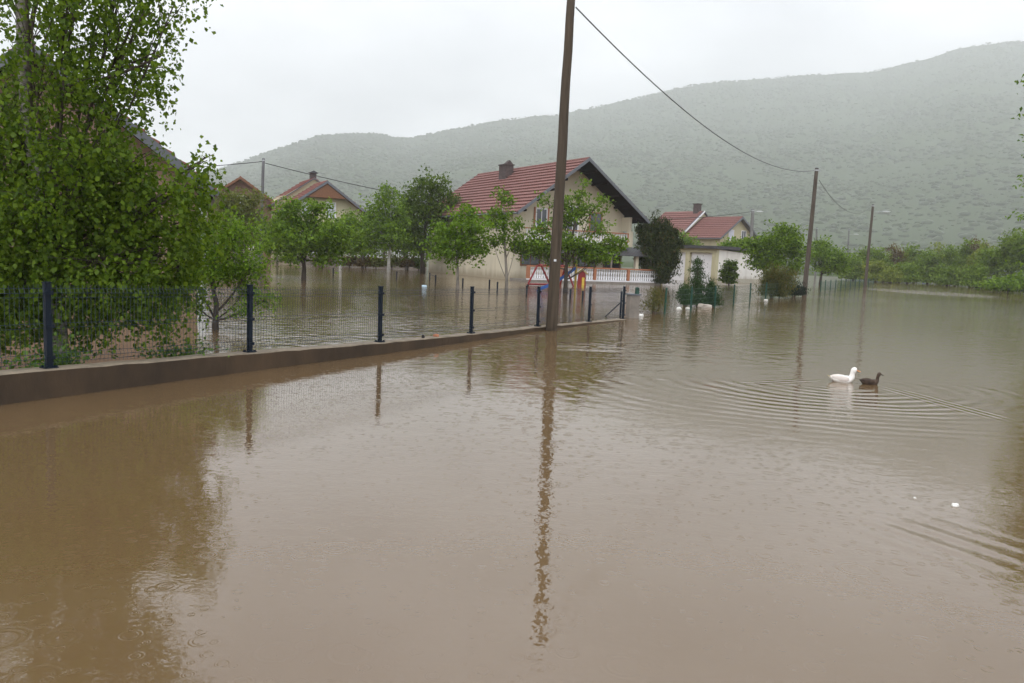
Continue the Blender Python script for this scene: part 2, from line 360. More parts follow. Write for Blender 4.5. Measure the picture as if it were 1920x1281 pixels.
RIDGE = [(-900, 395), (-500, 392), (-100, 380), (150, 365), (300, 345), (380, 322), (440, 303), (520, 275), (600, 249), (650, 247), (700, 246), (740, 253), (770, 255), (850, 238), (930, 223), (1000, 215), (1060, 209), (1130, 194), (1200, 179), (1280, 159), (1350, 150), (1400, 147), (1480, 140), (1560, 134), (1620, 133), (1680, 121), (1740, 105), (1800, 87), (1850, 78), (1900, 74), (1960, 78), (2100, 95), (2400, 110), (2900, 190)]
_az = []; _te = []
for x, y in RIDGE:
    d = ray(x, y); _az.append(math.atan2(d.x, d.y)); _te.append(d.z / math.hypot(d.x, d.y))
def vnoise(x, y, seed):
    xi = np.floor(x).astype(int); yi = np.floor(y).astype(int); fx = x - xi; fy = y - yi
    def hsh(a, b): return np.modf(np.abs(np.sin(a * 127.1 + b * 311.7 + seed * 74.7) * 43758.5453))[0]
    sx = fx * fx * (3 - 2 * fx); sy = fy * fy * (3 - 2 * fy)
    return (hsh(xi, yi) * (1 - sx) + hsh(xi + 1, yi) * sx) * (1 - sy) + (hsh(xi, yi + 1) * (1 - sx) + hsh(xi + 1, yi + 1) * sx) * sy
def hill_z(az, r):
    te = np.interp(az, _az, _te)
    R = 2600 + 780 * np.clip(az / 0.6, -0.6, 1.0)
    r0 = 600.0
    zr = te * R + CAMZ - 5.0
    t_ = (r - r0) / (R - r0)
    up = np.clip(t_, 0, 1) ** 1.25
    dn = np.exp(-np.clip(t_ - 1, 0, 9) ** 2 * 5)
    z = zr * up * dn
    x = r * np.sin(az); y = r * np.cos(az)
    gul = (vnoise(x / 310, y / 680, 1) - 0.5) * 115 + (vnoise(x / 100, y / 200, 2) - 0.5) * 26
    z = z + gul * np.clip(t_, 0, 1) * np.clip(1 - t_, 0, 1) * 1.6
    return z + np.where(r < 172, -0.8 + 0.9 * np.clip((r - 150) / 20, 0, 1), 0.15)
NA, NR = 300, 70
azs = np.linspace(-1.3, 1.3, NA); rs = np.concatenate([np.linspace(148, 180, 8), np.linspace(190, 4300, NR - 8)])
A, R_ = np.meshgrid(azs, rs, indexing='ij'); Z = hill_z(A, R_)
vv = np.stack([R_ * np.sin(A), R_ * np.cos(A), Z], -1).reshape(-1, 3)
ff = [(i * NR + j, i * NR + j + 1, (i + 1) * NR + j + 1, (i + 1) * NR + j) for i in range(NA - 1) for j in range(NR - 1)]
me = bpy.data.meshes.new('hill'); me.from_pydata(vv.tolist(), [], ff); me.update(); me.polygons.foreach_set('use_smooth', [True] * len(ff))
hill = link('hill', me, mat('hill_scrub', (0.050, 0.073, 0.027), 0.95, 0.18, 0.006, spec=0.1, detail=8))
tag(hill, 'long wooded mountain slope behind the village', None, kind='structure')

# the wood on the slope: countless crowns read as one mass
def ico():
    import bmesh
    bm = bmesh.new(); bmesh.ops.create_icosphere(bm, subdivisions=1, radius=1.0)
    v = np.array([q.co[:] for q in bm.verts]); f = np.array([[w.index for w in q.verts] for q in bm.faces]); bm.free(); return v, f
iv, if_ = ico()
def fast_mesh(name, verts, faces, smooth=False):
    me = bpy.data.meshes.new(name); nv, nf, k = len(verts), len(faces), faces.shape[1]
    me.vertices.add(nv); me.vertices.foreach_set('co', verts.astype(np.float32).ravel())
    me.loops.add(nf * k); me.loops.foreach_set('vertex_index', faces.astype(np.int32).ravel())
    me.polygons.add(nf); me.polygons.foreach_set('loop_start', np.arange(0, nf * k, k, dtype=np.int32))
    if smooth: me.polygons.foreach_set('use_smooth', [True] * nf)
    me.update(calc_edges=True); me.validate(); return me
rng = np.random.default_rng(3)
NC = 62000
a = rng.uniform(-0.75, 0.85, NC); Rm = 2600 + 780 * np.clip(a / 0.6, -0.6, 1.0)
r = 600 + (Rm * 1.02 - 600) * rng.uniform(0, 1, NC) ** 0.75
dens = vnoise(r * np.sin(a) / 70, r * np.cos(a) / 120, 5); keep = dens > rng.uniform(0.0, 0.5, NC)
a = a[keep]; r = r[keep]; z = hill_z(a, r); nC = len(a)
sz = 1.2 + 3.4 * rng.uniform(0, 1, nC) ** 2.2 * (1 + 0.5 * vnoise(r * np.sin(a) / 90, r * np.cos(a) / 90, 8))
V = iv[None] * (1 + 0.35 * rng.uniform(-1, 1, (nC, len(iv), 1)))
V = V * np.stack([sz * 1.1, sz * 1.1, sz * rng.uniform(0.4, 0.75, nC)], -1)[:, None]
V = V + np.stack([r * np.sin(a), r * np.cos(a), z + sz * 0.12], -1)[:, None]
Fc = (if_[None] + (np.arange(nC) * len(iv))[:, None, None]).reshape(-1, 3)
fo = link('hillside_wood', fast_mesh('hillside_wood', V.reshape(-1, 3), Fc, True), leaf_mat('hillside_crown', (0.048, 0.070, 0.026), (0.055, 0.080, 0.029), 0.1))
tag(fo, 'hazy green wood covering the mountain slope', 'wood', kind='stuff')

# ---------------------------------------------------------------- foliage
def leaf_mesh(name, C, up, size, rng, aspect=0.8, droop=0.0):
    n = len(C)
    ax = rng.normal(size=(n, 3)); ax[:, 2] -= droop; ax /= np.linalg.norm(ax, axis=1)[:, None]
    nr = rng.normal(size=(n, 3)) * 0.8 + up; nr -= ax * (nr * ax).sum(1)[:, None]; nr /= np.linalg.norm(nr, axis=1)[:, None] + 1e-9
    sd_ = np.cross(ax, nr)
    s = size * rng.uniform(0.5, 1.4, n)[:, None]
    fold = nr * s * 0.14
    v0 = C - ax * s * 0.5; v2 = C + ax * s * 0.5
    v1 = C - ax * s * 0.08 + sd_ * s * aspect * 0.5 + fold; v3 = C - ax * s * 0.08 - sd_ * s * aspect * 0.5 + fold
    V = np.stack([v0, v1, v2, v3], 1).reshape(-1, 3)
    return fast_mesh(name, V, np.arange(4 * n).reshape(n, 4))

def bez(p0, p1, p2, k=6):
    return [p0 * (1 - t) ** 2 + p1 * 2 * t * (1 - t) + p2 * t * t for t in [i / k for i in range(k + 1)]]

def make_tree(name, label, cat, base, trunk, lobes, nclump, nleaf, leaf, clump_r, lm, bm_, tr, seed, group=None, droop=0.2, strand=0.0, limb_from=0.45, up=(0, 0, 0.8), aspect=0.8, shell=0.5, flat=0.7, crown='crown', limb_mat=None):
    """trunk: list of world points; lobes: list of (centre, rx, ry, rz) in the world"""
    rng = np.random.default_rng(seed); rnd = random.Random(seed)
    base = Vector(base)
    if leaf > .1 and name not in ('conifer',): leaf *= 1.4; nleaf *= .72; clump_r *= .78; nclump = int(nclump * .82)
    root = thing(name, label, cat, base, 0, group)
    tp = [Vector(p) - base for p in trunk]
    mb = MB(); k = len(tp)
    rad = [tr * (1 - 0.62 * i / max(1, k - 1)) for i in range(k)]
    if k > 1:
        rad[0] *= 1.25
        mb.tube(tp, rad, 8)
    dn_ = [(l[4] if len(l) > 4 else 1.0) for l in lobes]
    L = [(Vector(l[0]) - base, l[1], l[2], l[3]) for l in lobes]
    wts = np.array([(rx * ry * rz) ** 0.72 for _, rx, ry, rz in L]); wts /= wts.sum(); wts *= np.array(dn_)
    limb = MB() if limb_mat else mb
    allC = []
    for (c, rx, ry, rz), w in zip(L, wts):
        nc = max(14 if name == 'conifer' else 4, int(round(nclump * w)))
        d = rng.normal(size=(nc, 3)); d /= np.linalg.norm(d, axis=1)[:, None]
        q = d * (rng.uniform(0, 1, nc) ** shell)[:, None] * np.array([rx, ry, rz]) * (1 + (0.16 if strand > 0 else 0.30) * rng.normal(size=(nc, 1)))
        cc = q + np.array(c[:])
        # limb to the lobe, twigs to some of its clumps
        if k > 1:
            f_ = rnd.uniform(limb_from, 0.95); ii = f_ * (k - 1); i0 = int(ii); s0 = tp[i0].lerp(tp[min(i0 + 1, k - 1)], ii - i0)
            if s0.z > c.z + rz * 0.3:
                i0 = max(0, int(limb_from * (k - 1))); s0 = tp[i0]
            mid = s0.lerp(c, 0.5) + Vector((rnd.uniform(-.1, .1) * rx, rnd.uniform(-.1, .1) * ry, -0.12 * (c - s0).length))
            r0 = tr * 0.42 * (1 - 0.4 * f_)
            limb.tube(bez(s0, mid, c), [r0 * (1 - 0.7 * i / 6) for i in range(7)], 6)
            for j in rng.choice(nc, size=min(nc, max(4, nc // 4)), replace=False):
                e = Vector(cc[j]); m_ = c.lerp(e, 0.5) + Vector((0, 0, 0.12 * rx * rnd.uniform(-1, 1)))
                limb.tube(bez(c.lerp(s0, rnd.uniform(0, 0.4)), m_, e, 3), [r0 * 0.3, r0 * 0.22, r0 * 0.14, r0 * 0.06], 4)
        for j in range(nc):
            nl = max(3, int(nleaf * rng.uniform(0.5, 1.5)))
            if strand > 0:
                ln = strand * rng.uniform(0.35, 1.3); tt = rng.uniform(0, 1, nl) ** 0.8
                sway = rng.normal(size=3) * 0.22; sway[2] = 0
                p = cc[j][None] + tt[:, None] * (np.array([0, 0, -ln]) + sway * ln)[None] + rng.normal(size=(nl, 3)) * clump_r * (0.55 + 0.5 * (1 - tt[:, None]))
            else:
                p = cc[j][None] + rng.normal(size=(nl, 3)) * clump_r * np.array([1, 1, flat])
            allC.append(p)
    C = np.concatenate(allC)
    zmin = 0.02 - base.z
    C = C[C[:, 2] > zmin + leaf * 0.5]
    if k > 1: mb.build('trunk', bm_, root, True)
    if limb_mat: limb.build('limbs', limb_mat, root, True)
    link(crown, leaf_mesh(crown, C, np.array(up), leaf, rng, aspect, droop), lm, root)
    return root
def LB(px, py, rpx, rpy, Y, dY=0.0, depth=1.0):
    c = D(px, py, Y + dY); return (c, S(rpx, Y), S(rpx, Y) * depth, S(rpy, Y))

# ---------------------------------------------------------------- foreground wall and mesh fence
WZ_X = [-400, 0, 92, 468, 712, 883, 1008, 1104, 1190]; WZ = [0.36, 0.335, 0.325, 0.26, 0.20, 0.15, 0.09, 0.05, 0.02]
def wz(x): return float(np.interp(x, WZ_X, WZ))
POSTS = [(-500, 742), (92, 690), (468, 660), (712, 641), (883, 625), (1008, 612), (1104, 603.5), (1168, 598)]
posts = [P(x, y, wz(x)) for x, y in POSTS]
posts[0] = posts[1] + (posts[1] - posts[2]).normalized() * 2.5; posts[0].z = 0.345
ext = posts[0] + (posts[0] - posts[1]).normalized() * 3.0; ext.z = 0.37
path = [ext] + posts
mb = MB(); cap = MB(); NSUB = 10
def wall_rows():
    rows = []
    for a, b in zip(path[:-1], path[1:]):
        for i in range(NSUB): rows.append(a.lerp(b, i / NSUB))
    rows.append(path[-1]); return rows
rows = wall_rows(); rngw = random.Random(4)
prev = None
for i, p in enumerate(rows):
    d = (rows[min(i + 1, len(rows) - 1)] - rows[max(i - 1, 0)]); d.z = 0; d.normalize(); nrm = Vector((d.y, -d.x, 0))
    zt = p.z + rngw.uniform(-0.007, 0.007); jj = rngw.uniform(-0.004, 0.004)
    f0 = p + nrm * (0.115 + jj); b0 = p - nrm * 0.115
    prof = [(f0.x, f0.y, -0.6), (f0.x, f0.y, zt - 0.016), (f0.x - nrm.x * 0.016, f0.y - nrm.y * 0.016, zt), (b0.x, b0.y, zt), (b0.x, b0.y, -0.6)]
    base_i = len(mb.v); mb.v += prof
    if prev is not None:
        for j in range(4): mb.f.append((prev + j, base_i + j, base_i + j + 1, prev + j + 1))
    else: mb.f.append(tuple(base_i + j for j in range(5)))
    prev = base_i
mb.f.append(tuple(prev + j for j in reversed(range(5))))
wall = mb.build('retaining_wall', None)
wall.data.materials.append(M_wall); wall.data.materials.append(M_walltop)
for p in wall.data.polygons:
    if p.normal.z > 0.5: p.material_index = 1
tag(wall, 'low stained concrete wall under the dark blue mesh fence, top sinking into the water', 'wall')

fence = thing('mesh_fence', 'dark blue welded mesh fence on the low concrete wall', 'fence', posts[3])
PH = 0.95
fo_ = posts[3]
def fence_panel(a, b, h, z0, step, r, parent, m, name='mesh_panel', rel=Vector((0, 0, 0)), kink=0.02, rowz=None):
    mb = MB(); L = (b - a).length; d = (b - a).normalized(); nrm = Vector((d.y, -d.x, 0)).normalized()
    rowz = rowz or [0.03, 0.08, 0.13, 0.42, 0.47, 0.76, 0.81, 0.86]
    fold = {0.08: 1, 0.45: 1, 0.81: 1}
    zs = [0.0, 0.03, 0.08, 0.13, 0.42, 0.445, 0.47, 0.76, 0.81, 0.86, h]
    off = [0, 0, 1, 0, 0, 1, 0, 0, 1, 0, 0]
    nv = int(L / step)
    for i in range(1, nv):
        p = a.lerp(b, i / nv)
        pts = [Vector((p.x, p.y, p.z + z0 + z)) + nrm * (kink * o) - rel for z, o in zip(zs, off) if z <= h]
        mb.tube(pts, r, 3, False)
    for z in rowz:
        if z > h: continue
        o = kink if z in (0.08, 0.445, 0.81) else 0
        mb.tube([a + Vector((0, 0, z0 + z)) + nrm * o - rel, b + Vector((0, 0, z0 + z)) + nrm * o - rel], r * 1.25, 3, False)
    return mb.build(name, m, parent)
for i, p in enumerate(posts):
    nxt = posts[min(i + 1, len(posts) - 1)] - posts[max(i - 1, 0)]; an = math.atan2(nxt.y, nxt.x)
    mb = MB().box(-0.031, 0.031, -0.027, 0.027, 0.0, PH)
    mb.box(-0.039, 0.039, -0.033, 0.033, PH, PH + 0.012)
    po = mb.build('post', M_blue, fence, loc=p - fo_); po.rotation_euler = (random.uniform(-.008, .008), random.uniform(-.012, .012), an)
    pl = MB().box(-0.075, 0.075, -0.06, 0.06, 0.001, 0.014); [pl.box(x - .012, x + .012, y - .012, y + .012, .014, .03) for x in (-.055, .055) for y in (-.04, .04)]
    pl.build('foot_plate', M_blue, po)
    for z in (0.12, 0.47, 0.84): MB().box(-0.05, 0.05, -0.046, -0.031, z - 0.02, z + 0.02).build('clamp', M_blue, po)
for a, b in zip(posts[:-1], posts[1:]):
    fence_panel(a, b, 0.90, 0.03, 0.05, 0.0027, fence, M_wire, rel=fo_)

# end of the wall: braced gate post, concrete pillar, post behind it
gp = P(1168, 598, 0.02)
g = thing('gate_post', 'short dark blue braced post beside the concrete pillar', 'post', P(1156, 594) * 1.0)
MB().box(-0.03, 0.03, -0.03, 0.03, -0.4, 0.78).build('shaft', M_blue, g, loc=P(1163, 593) - P(1156, 594))
MB().tube([(0.18, 0.02, 0.52), (-0.28, -0.02, 0.06), (-0.4, -.02, -.06)], 0.018, 6).build('brace', M_blue, g)
pc = P(1185, 596)
pil = thing('gate_pillar', 'grey concrete gate pillar standing in the water', 'pillar', pc, 0.2)
MB().prism([(-.165, -.15), (-.15, -.165), (.15, -.165), (.165, -.15), (.165, .15), (.15, .165), (-.15, .165), (-.165, .15)], -0.5, 0.70).build('shaft', M_pillar, pil)
MB().box(-.19, .19, -.19, .19, 0.70, 0.745).build('cap', M_barge, pil)
mbx = thing('mailbox', 'small dark green box on top of the concrete gate pillar', 'mailbox', pc + Vector((0.11, 0, 0.745)))
MB().prism_y([(-.055, 0), (.055, 0), (.055, .17), (.03, .2), (-.03, .2), (-.055, .17)], -.08, .08).build('body', M_green, mbx)
MB().box(-.035, .035, -.084, -.0805, .12, .14).build('slot', M_dark, mbx)

# green fence along the street beyond the pillar
GP = [(1246, 589), (1295, 583), (1340, 577), (1375, 572), (1406, 566), (1435, 562), (1461, 558.5), (1485, 555.5)]
gposts = [P(x, y) for x, y in GP]
gf = thing('street_fence', 'dark green wire fence standing in water beyond the concrete pillar', 'fence', gposts[0])
def green_fence(root, pts, h, rel):
    for i, p in enumerate(pts):
        mb = MB().lathe([(-0.4, 0.034), (h, 0.034), (h + .004, 0.038), (h + 0.03, 0.03)], 8)
        po = mb.build('post', M_green, root, loc=p - rel); po.rotation_euler = (random.uniform(-.015, .015), random.uniform(-.02, .02), 0)
    for a, b in zip(pts[:-1], pts[1:]):
        mb = MB(); nv = max(4, int((b - a).length / 0.12))
        for k in range(1, nv):
            q = a.lerp(b, k / nv) - rel; mb.tube([q + Vector((0, 0, 0.02)), q + Vector((0, 0, h - .06))], 0.003, 3, False)
        for z in np.linspace(0.05, h - 0.06, 5): mb.tube([a - rel + Vector((0, 0, z)), b - rel + Vector((0, 0, z))], 0.004, 3, False)
        mb.build('wire_panel', M_gwire, root)
green_fence(gf, gposts, 0.86, gposts[0])
GP2 = [(1538, 547.5), (1547, 546), (1556.5, 544.7), (1566, 543.5), (1576, 542.3), (1585, 541.2), (1594, 540.2), (1603, 539.2), (1611, 538.3), (1619, 537.4), (1628, 536.5), (1637, 535.5)]
g2 = [P(x, y) for x, y in GP2]
gf2 = thing('street_fence', 'far dark green fence of close posts between the two roadside wooden poles', 'fence', g2[0])
green_fence(gf2, g2, 0.80, g2[0])

# drowned fence across the garden: only the post heads stand out
BP = [(498, 490), (625, 502), (744, 509), (806, 511.5), (817, 515.5), (868, 522), (918, 524.5), (933, 528.5), (988, 535), (1070, 542), (1093, 545)]
bw = []
for i, (x, y) in enumerate(BP):
    zt = 0.42; bw.append(P(x, y, zt))
bf = thing('garden_fence', 'drowned line of dark posts crossing the flooded garden', 'fence', (bw[5].x, bw[5].y, 0))
rel = Vector((bw[5].x, bw[5].y, 0))
for p in bw:
    q = Vector((p.x, p.y, 0)); MB().lathe([(-0.5, 0.04), (p.z - .02, 0.04), (p.z, 0.025)], 8).build('post', M_blue, bf, loc=q - rel)
MB().tube([bw[3] - rel - Vector((0, 0, .1)), bw[4] - rel - Vector((0, 0, .1))], 0.02, 5).build('rail', M_blue, bf)

# ---------------------------------------------------------------- utility poles and cables
def pole(label, base_px, top_px, r0, r1, m, Y=None, lamp=None, seed=0, name='utility_pole', arm_len=1.4):
    b = P(*base_px) if Y is None else D(*base_px, Y)
    b.z = 0
    t_ = D(*top_px, b.y)
    root = thing(name, label, 'utility pole', b)
    tl = t_ - b; rr = random.Random(seed)
    n = 12; pts = []; rad = []
    for i in range(n + 1):
        f_ = i / n; pts.append(Vector((tl.x * f_ + rr.uniform(-1, 1) * 0.008, tl.y * f_, -0.5 + (tl.z + 0.5) * f_))); rad.append(r0 + (r1 - r0) * f_)
    MB().tube(pts, rad, 14).build('shaft', m, root, True)
    MB().tube([tl + Vector((0, 0, -0.001)), tl + Vector((0, 0, 0.03)), tl + Vector((0, 0, 0.05))], [r1 * 1.06, r1 * 1.02, r1 * .4], 12).build('pole_cap', M_barge, root)
    hk = MB().tube([tl * 0.985, tl * 0.985 + Vector((r1 + .1, -0.03, 0.02)), tl * 0.985 + Vector((r1 + .14, -0.03, -.04))], 0.014, 6)
    hk.tube([tl * 0.985 - Vector((0, 0, .045)), tl * 0.985 + Vector((0, 0, .045))], r1 * 1.12, 12)
    hk.build('cable_bracket', M_steel, root)
    if lamp:
        a0 = tl + Vector((0, 0, -lamp[0]))
        dirv = Vector((lamp[1], lamp[2], 0)).normalized()
        MB().tube([a0, a0 + dirv * arm_len * .4 + Vector((0, 0, .08)), a0 + dirv * arm_len + Vector((0, 0, .16))], 0.03, 6).build('lamp_arm', M_steel, root)
        h0 = a0 + dirv * arm_len + Vector((0, 0, .16))
        lh = MB().tube([h0 - dirv * .1, h0 + dirv * .1, h0 + dirv * .45, h0 + dirv * .75], [.04, .12, .14, .05], 8)
        lh.v = [(x, y, h0.z + (z - h0.z) * 0.5) for x, y, z in lh.v]
        o = lh.build('lamp_head', M_lamp, root, True)
    return root, b, t_
p1, b1, t1 = pole('thick weathered wooden pole rising in front of the low concrete wall', (1033, 620), (1072, -25), 0.145, 0.095, M_wood, seed=1)
MB().box(-.03, .03, -.147, -.138, 0, .05).build('number_tag', M_lamp, p1, loc=(0.012, 0.0, 1.67))
p2, b2, t2 = pole('wooden pole leaning beside the dark juniper at the green fence', (1507.5, 555), (1531.5, 316), 0.15, 0.105, M_wood2, seed=2)
p3, b3, t3 = pole('wooden pole with street lamp at the far end of the green fence', (1622, 538), (1637, 384), 0.15, 0.11, M_wood2, lamp=(0.75, 1, 0.15), seed=3, arm_len=1.15)
p4, b4, t4 = pole('slim grey pole with street lamp between the trees far up the street', (1587, 523), (1592, 430), 0.14, 0.11, M_conc, Y=128, lamp=(0.9, 1, 0.1), seed=4, arm_len=0.9)
p5, b5, t5 = pole('distant bare grey pole behind the leaning waterside tree', (1529, 520), (1531.5, 427), 0.16, 0.14, M_conc, Y=132, seed=5)
p6, b6, t6 = pole('stout grey concrete pole with lamp beside the twin-roofed house', (1406, 510), (1411.5, 393), 0.22, 0.18, M_conc, Y=92, lamp=(0.35, 1, 0.1), seed=6, arm_len=0.5)
p7, b7, t7 = pole('dark pole rising out of the garden trees left of the yellow gabled house', (488, 500), (494, 298), 0.13, 0.10, M_cable_grey, Y=59, seed=7)

def cable(label, a, b, sag, r, m, n=28):
    a = Vector(a); b = Vector(b); rel = a.copy()
    pts = []
    for i in range(n + 1):
        f_ = i / n; q = a.lerp(b, f_); q.z -= sag * 4 * f_ * (1 - f_); pts.append(q - rel)
    o = MB().tube(pts, r, 5).build('overhead_cable', m, None, True, loc=rel)
    return tag(o, label, 'cable', 'overhead cables')
pa = D(1080, 14, b1.y)
cable('grey overhead cable sagging from the thick foreground pole to the second pole', pa, D(1526, 320, b2.y), 1.15, 0.017, M_cable_grey)
cable('thin cable drooping between the second pole and the pole with street lamp', D(1536, 338, b2.y), D(1634, 387, b3.y), 1.25, 0.018, M_cable_grey)
cable('black cable running from the dark garden pole over the houses to the concrete pole', D(497, 306, b7.y), D(1409, 397, b6.y), 2.2, 0.03, M_cable, 40)
cable('black cable running left from the dark garden pole towards the birch', D(491, 303, b7.y), D(60, 318, 48), 0.25, 0.026, M_cable)
cable('thin cable running on past the concrete pole behind the trees', D(1414, 428, b6.y), D(1531, 431, b5.y), 0.5, 0.024, M_cable_grey)

# ---------------------------------------------------------------- houses
def tile_slope(roof, n, run, rise, y0, y1, side, ex, ez, m, t=0.045):
    """courses from the eave (ex, ez) up to the ridge; side +1: slope rises towards +x"""
    dx_ = run / n; dz_ = rise / n
    L = math.hypot(dx_, dz_); nx, nz = -rise / math.hypot(run, rise) * side, run / math.hypot(run, rise)
    lap = 0.06
    ax, az = side * dx_, dz_
    pr = [(nx * t, nz * t), (nx * (t + .05), nz * (t + .05)), (ax * (1 + lap) + nx * (t + .012), az * (1 + lap) + nz * (t + .012)), (ax * (1 + lap) + nx * .012, az * (1 + lap) + nz * .012), (0, 0)]
    pr = [(0, 0), (nx * (t + .06), nz * (t + .06)), (ax * 1.0 + nx * .02, az * 1.0 + nz * .02), (ax, az)]
    if side < 0: pr = pr[::-1]
    me = MB().prism_y(pr, y0, y1).mesh('tile_course'); me.materials.append(m)
    for i in range(n):
        link('tile_course', me, None, roof, (ex + side * dx_ * i + nx * .035, 0, ez + dz_ * i + nz * .035))

def gable_house(name, label, loc, rz, w, L, ze, zr, oh, of, ob, wallm, tilem, ncourse, bargem=M_barge, soffit=M_soffit, z0=-0.5, barge_h=0.2, cat='house', group=None):
    """local frame: x across the gable, y along the ridge away from the front; front wall at y=0"""
    root = thing(name, label, cat, loc, rz, group)
    slope = (zr - ze) / (w / 2 + oh)
    zw = ze + slope * oh
    MB().prism_y([(0, z0), (w, z0), (w, zw - .12), (w / 2, zr - .12), (0, zw - .12)], 0, L).build('wall', wallm, root)
    roof = MB(); th = 0.10
    for s in (1, -1):
        ex = -oh if s > 0 else w + oh
        pr = [(ex, ze - th), (ex, ze), (w / 2, zr), (w / 2, zr - th)]
        roof.prism_y(pr if s < 0 else pr[::-1], -of, L + ob)
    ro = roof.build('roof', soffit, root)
    for s in (1, -1): tile_slope(ro, ncourse, w / 2 + oh, zr - ze, -of + .01, L + ob - .01, s, -oh if s > 0 else w + oh, ze, tilem)
    MB().tube([(w / 2, -of, zr + .06), (w / 2, L + ob, zr + .06)], 0.10, 8).build('ridge_tile', tilem, ro)
    for yy0, yy1 in ((-of - .05, -of), (L + ob, L + ob + .05)):
        for s in (1, -1):
            ex = -oh if s > 0 else w + oh
            pr = [(ex, ze - barge_h + .02), (ex, ze + .09), (w / 2, zr + .12), (w / 2, zr - barge_h + .05)]
            MB().prism_y(pr if s < 0 else pr[::-1], yy0, yy1).build('barge_board', bargem, ro)
    for s in (1, -1):
        ex = -oh - .06 if s > 0 else w + oh + .06
        MB().tube([(ex, -of, ze - .03), (ex, L + ob, ze - .03)], 0.065, 6).build('gutter', bargem, ro)
    return root, ro

def window(root, x, z, w, h, y=0.0, shutter=False, m_f=M_white, sill=True, axis='x', xs=0.0):
    """on a wall facing -y (axis x) or -x (axis y)"""
    def bx(a0, a1, o0, o1, z0, z1):
        return MB().box(a0, a1, y + o0, y + o1, z0, z1) if axis == 'x' else MB().box(xs + o0, xs + o1, a0, a1, z0, z1)
    fr = MB()
    t = 0.09
    for (a0, a1, z0, z1) in ((x, x + t, z, z + h), (x + w - t, x + w, z, z + h), (x + t, x + w - t, z, z + t), (x + t, x + w - t, z + h - t, z + h)):
        b_ = bx(a0, a1, -0.05, 0.0, z0, z1); o = len(fr.v); fr.v += b_.v; fr.f += [tuple(o + i for i in f_) for f_ in b_.f]
    wf = fr.build('window', m_f, root)
    bx(x + t, x + w - t, -0.03, -0.004, z + t, z + h - t).build('shutter' if shutter else 'pane', M_shutter if shutter else M_glass, wf)
    if not shutter: bx(x + w / 2 - .03, x + w / 2 + .03, -0.045, -0.03, z + t, z + h - t).build('mullion', m_f, wf)
    if sill: bx(x - .08, x + w + .08, -0.14, 0.0, z - .06, z - .002).build('sill', m_f, wf)
    return wf

# --- the yellow house with the deep gable
HA = (-0.3, 54.6, 0)
RA = math.atan2(0.48, 0.877)
WA, LA = 9.25, 14.6
hA, rA = gable_house('house', 'cream two-storey house with deep red roof, balcony and balustraded terrace', HA, RA, WA, LA, 4.47, 8.38, 0.75, 2.0, 0.6, M_cream, M_tile, 15, barge_h=0.17)
# chimney
CX = WA / 2 - 1.0
ch = MB().box(CX - .35, CX + .35, 7.6, 8.7, 7.2, 8.62).build('chimney', M_brick, rA)
MB().box(CX - .42, CX + .42, 7.53, 8.77, 8.62, 8.69).build('chimney_cap', M_brick, ch)
MB().prism_y([(CX - .33, 8.69), (CX + .33, 8.69), (CX, 9.0)], 7.6, 8.0).build('chimney_cowl', M_brick, ch)
# rafters under the eaves of the gable
for i in range(5):
    f_ = 0.12 + i * 0.19
    xx = -0.75 + (WA / 2 + .75) * f_; zz_ = 4.47 + (8.38 - 4.47) * f_ - .24
    for s in (1, -1):
        x_ = xx if s > 0 else WA - xx
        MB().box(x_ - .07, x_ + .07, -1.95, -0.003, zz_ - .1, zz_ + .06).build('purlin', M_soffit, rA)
# wall of the upper floor: window, balcony door
window(hA, 1.75, 3.75, 0.95, 1.25, y=0.0, shutter=False)
MB().box(1.62, 1.745, -0.06, -0.002, 3.6, 5.05).build('window_surround', M_orange, hA); MB().box(2.705, 2.83, -0.06, -0.002, 3.6, 5.05).build('window_surround', M_orange, hA)
window(hA, 4.3, 3.35, 1.0, 1.95, y=0.0, sill=False)
window(hA, 6.2, 3.55, 1.1, 1.45, y=0.0, m_f=M_orange)
# ground floor openings behind the terrace
for x0, w_ in ((0.7, 1.6), (3.1, 1.1), (5.0, 2.0), (7.6, 1.5)):
    z0_ = 0.35 if w_ < 1.2 else 1.0
    window(hA, x0, z0_, w_, 2.35 - z0_, y=0.0, m_f=M_brown, sill=False)
def baluster_mesh(h, r):
    me = MB().lathe([(0, r), (.06 * h, r), (.07 * h, r * .6), (.3 * h, r * 1.05), (.46 * h, r * .55), (.5 * h, r * .85), (.54 * h, r * .55), (.72 * h, r * 1.05), (.93 * h, r * .6), (.94 * h, r), (h, r)], 8).mesh('baluster', True)
    me.materials.append(M_white); return me
# balcony slab, balusters, orange rail
TB = 1.15
MB().box(0.35, WA + .05, -TB, -0.003, 2.62, 2.80).build('balcony_slab', M_cream, hA)
bal = baluster_mesh(0.62, 0.062)
br = MB().box(0.4, WA - .3, -TB + .02, -TB + .17, 3.52, 3.60).build('balcony_rail', M_orange, hA)
MB().box(0.4, WA - .3, -TB + .02, -TB + .17, 2.802, 2.895).build('balcony_kerb', M_white, hA)
for i in range(38): link('baluster', bal, None, br, (0.55 + i * (WA - 1.0) / 37, -TB + .095, 2.897))
MB().box(WA - .3, WA + .05, -TB, -TB + .3, 2.803, 3.75).build('corner_pier', M_cream, hA); MB().box(WA - .42, WA - .305, -TB + .03, -TB + .16, 2.9, 3.518).build('orange_pier', M_orange, hA)
MB().box(WA - .2, WA, -0.98, -0.003, 3.75, 4.75).build('gable_return', M_cream, hA)
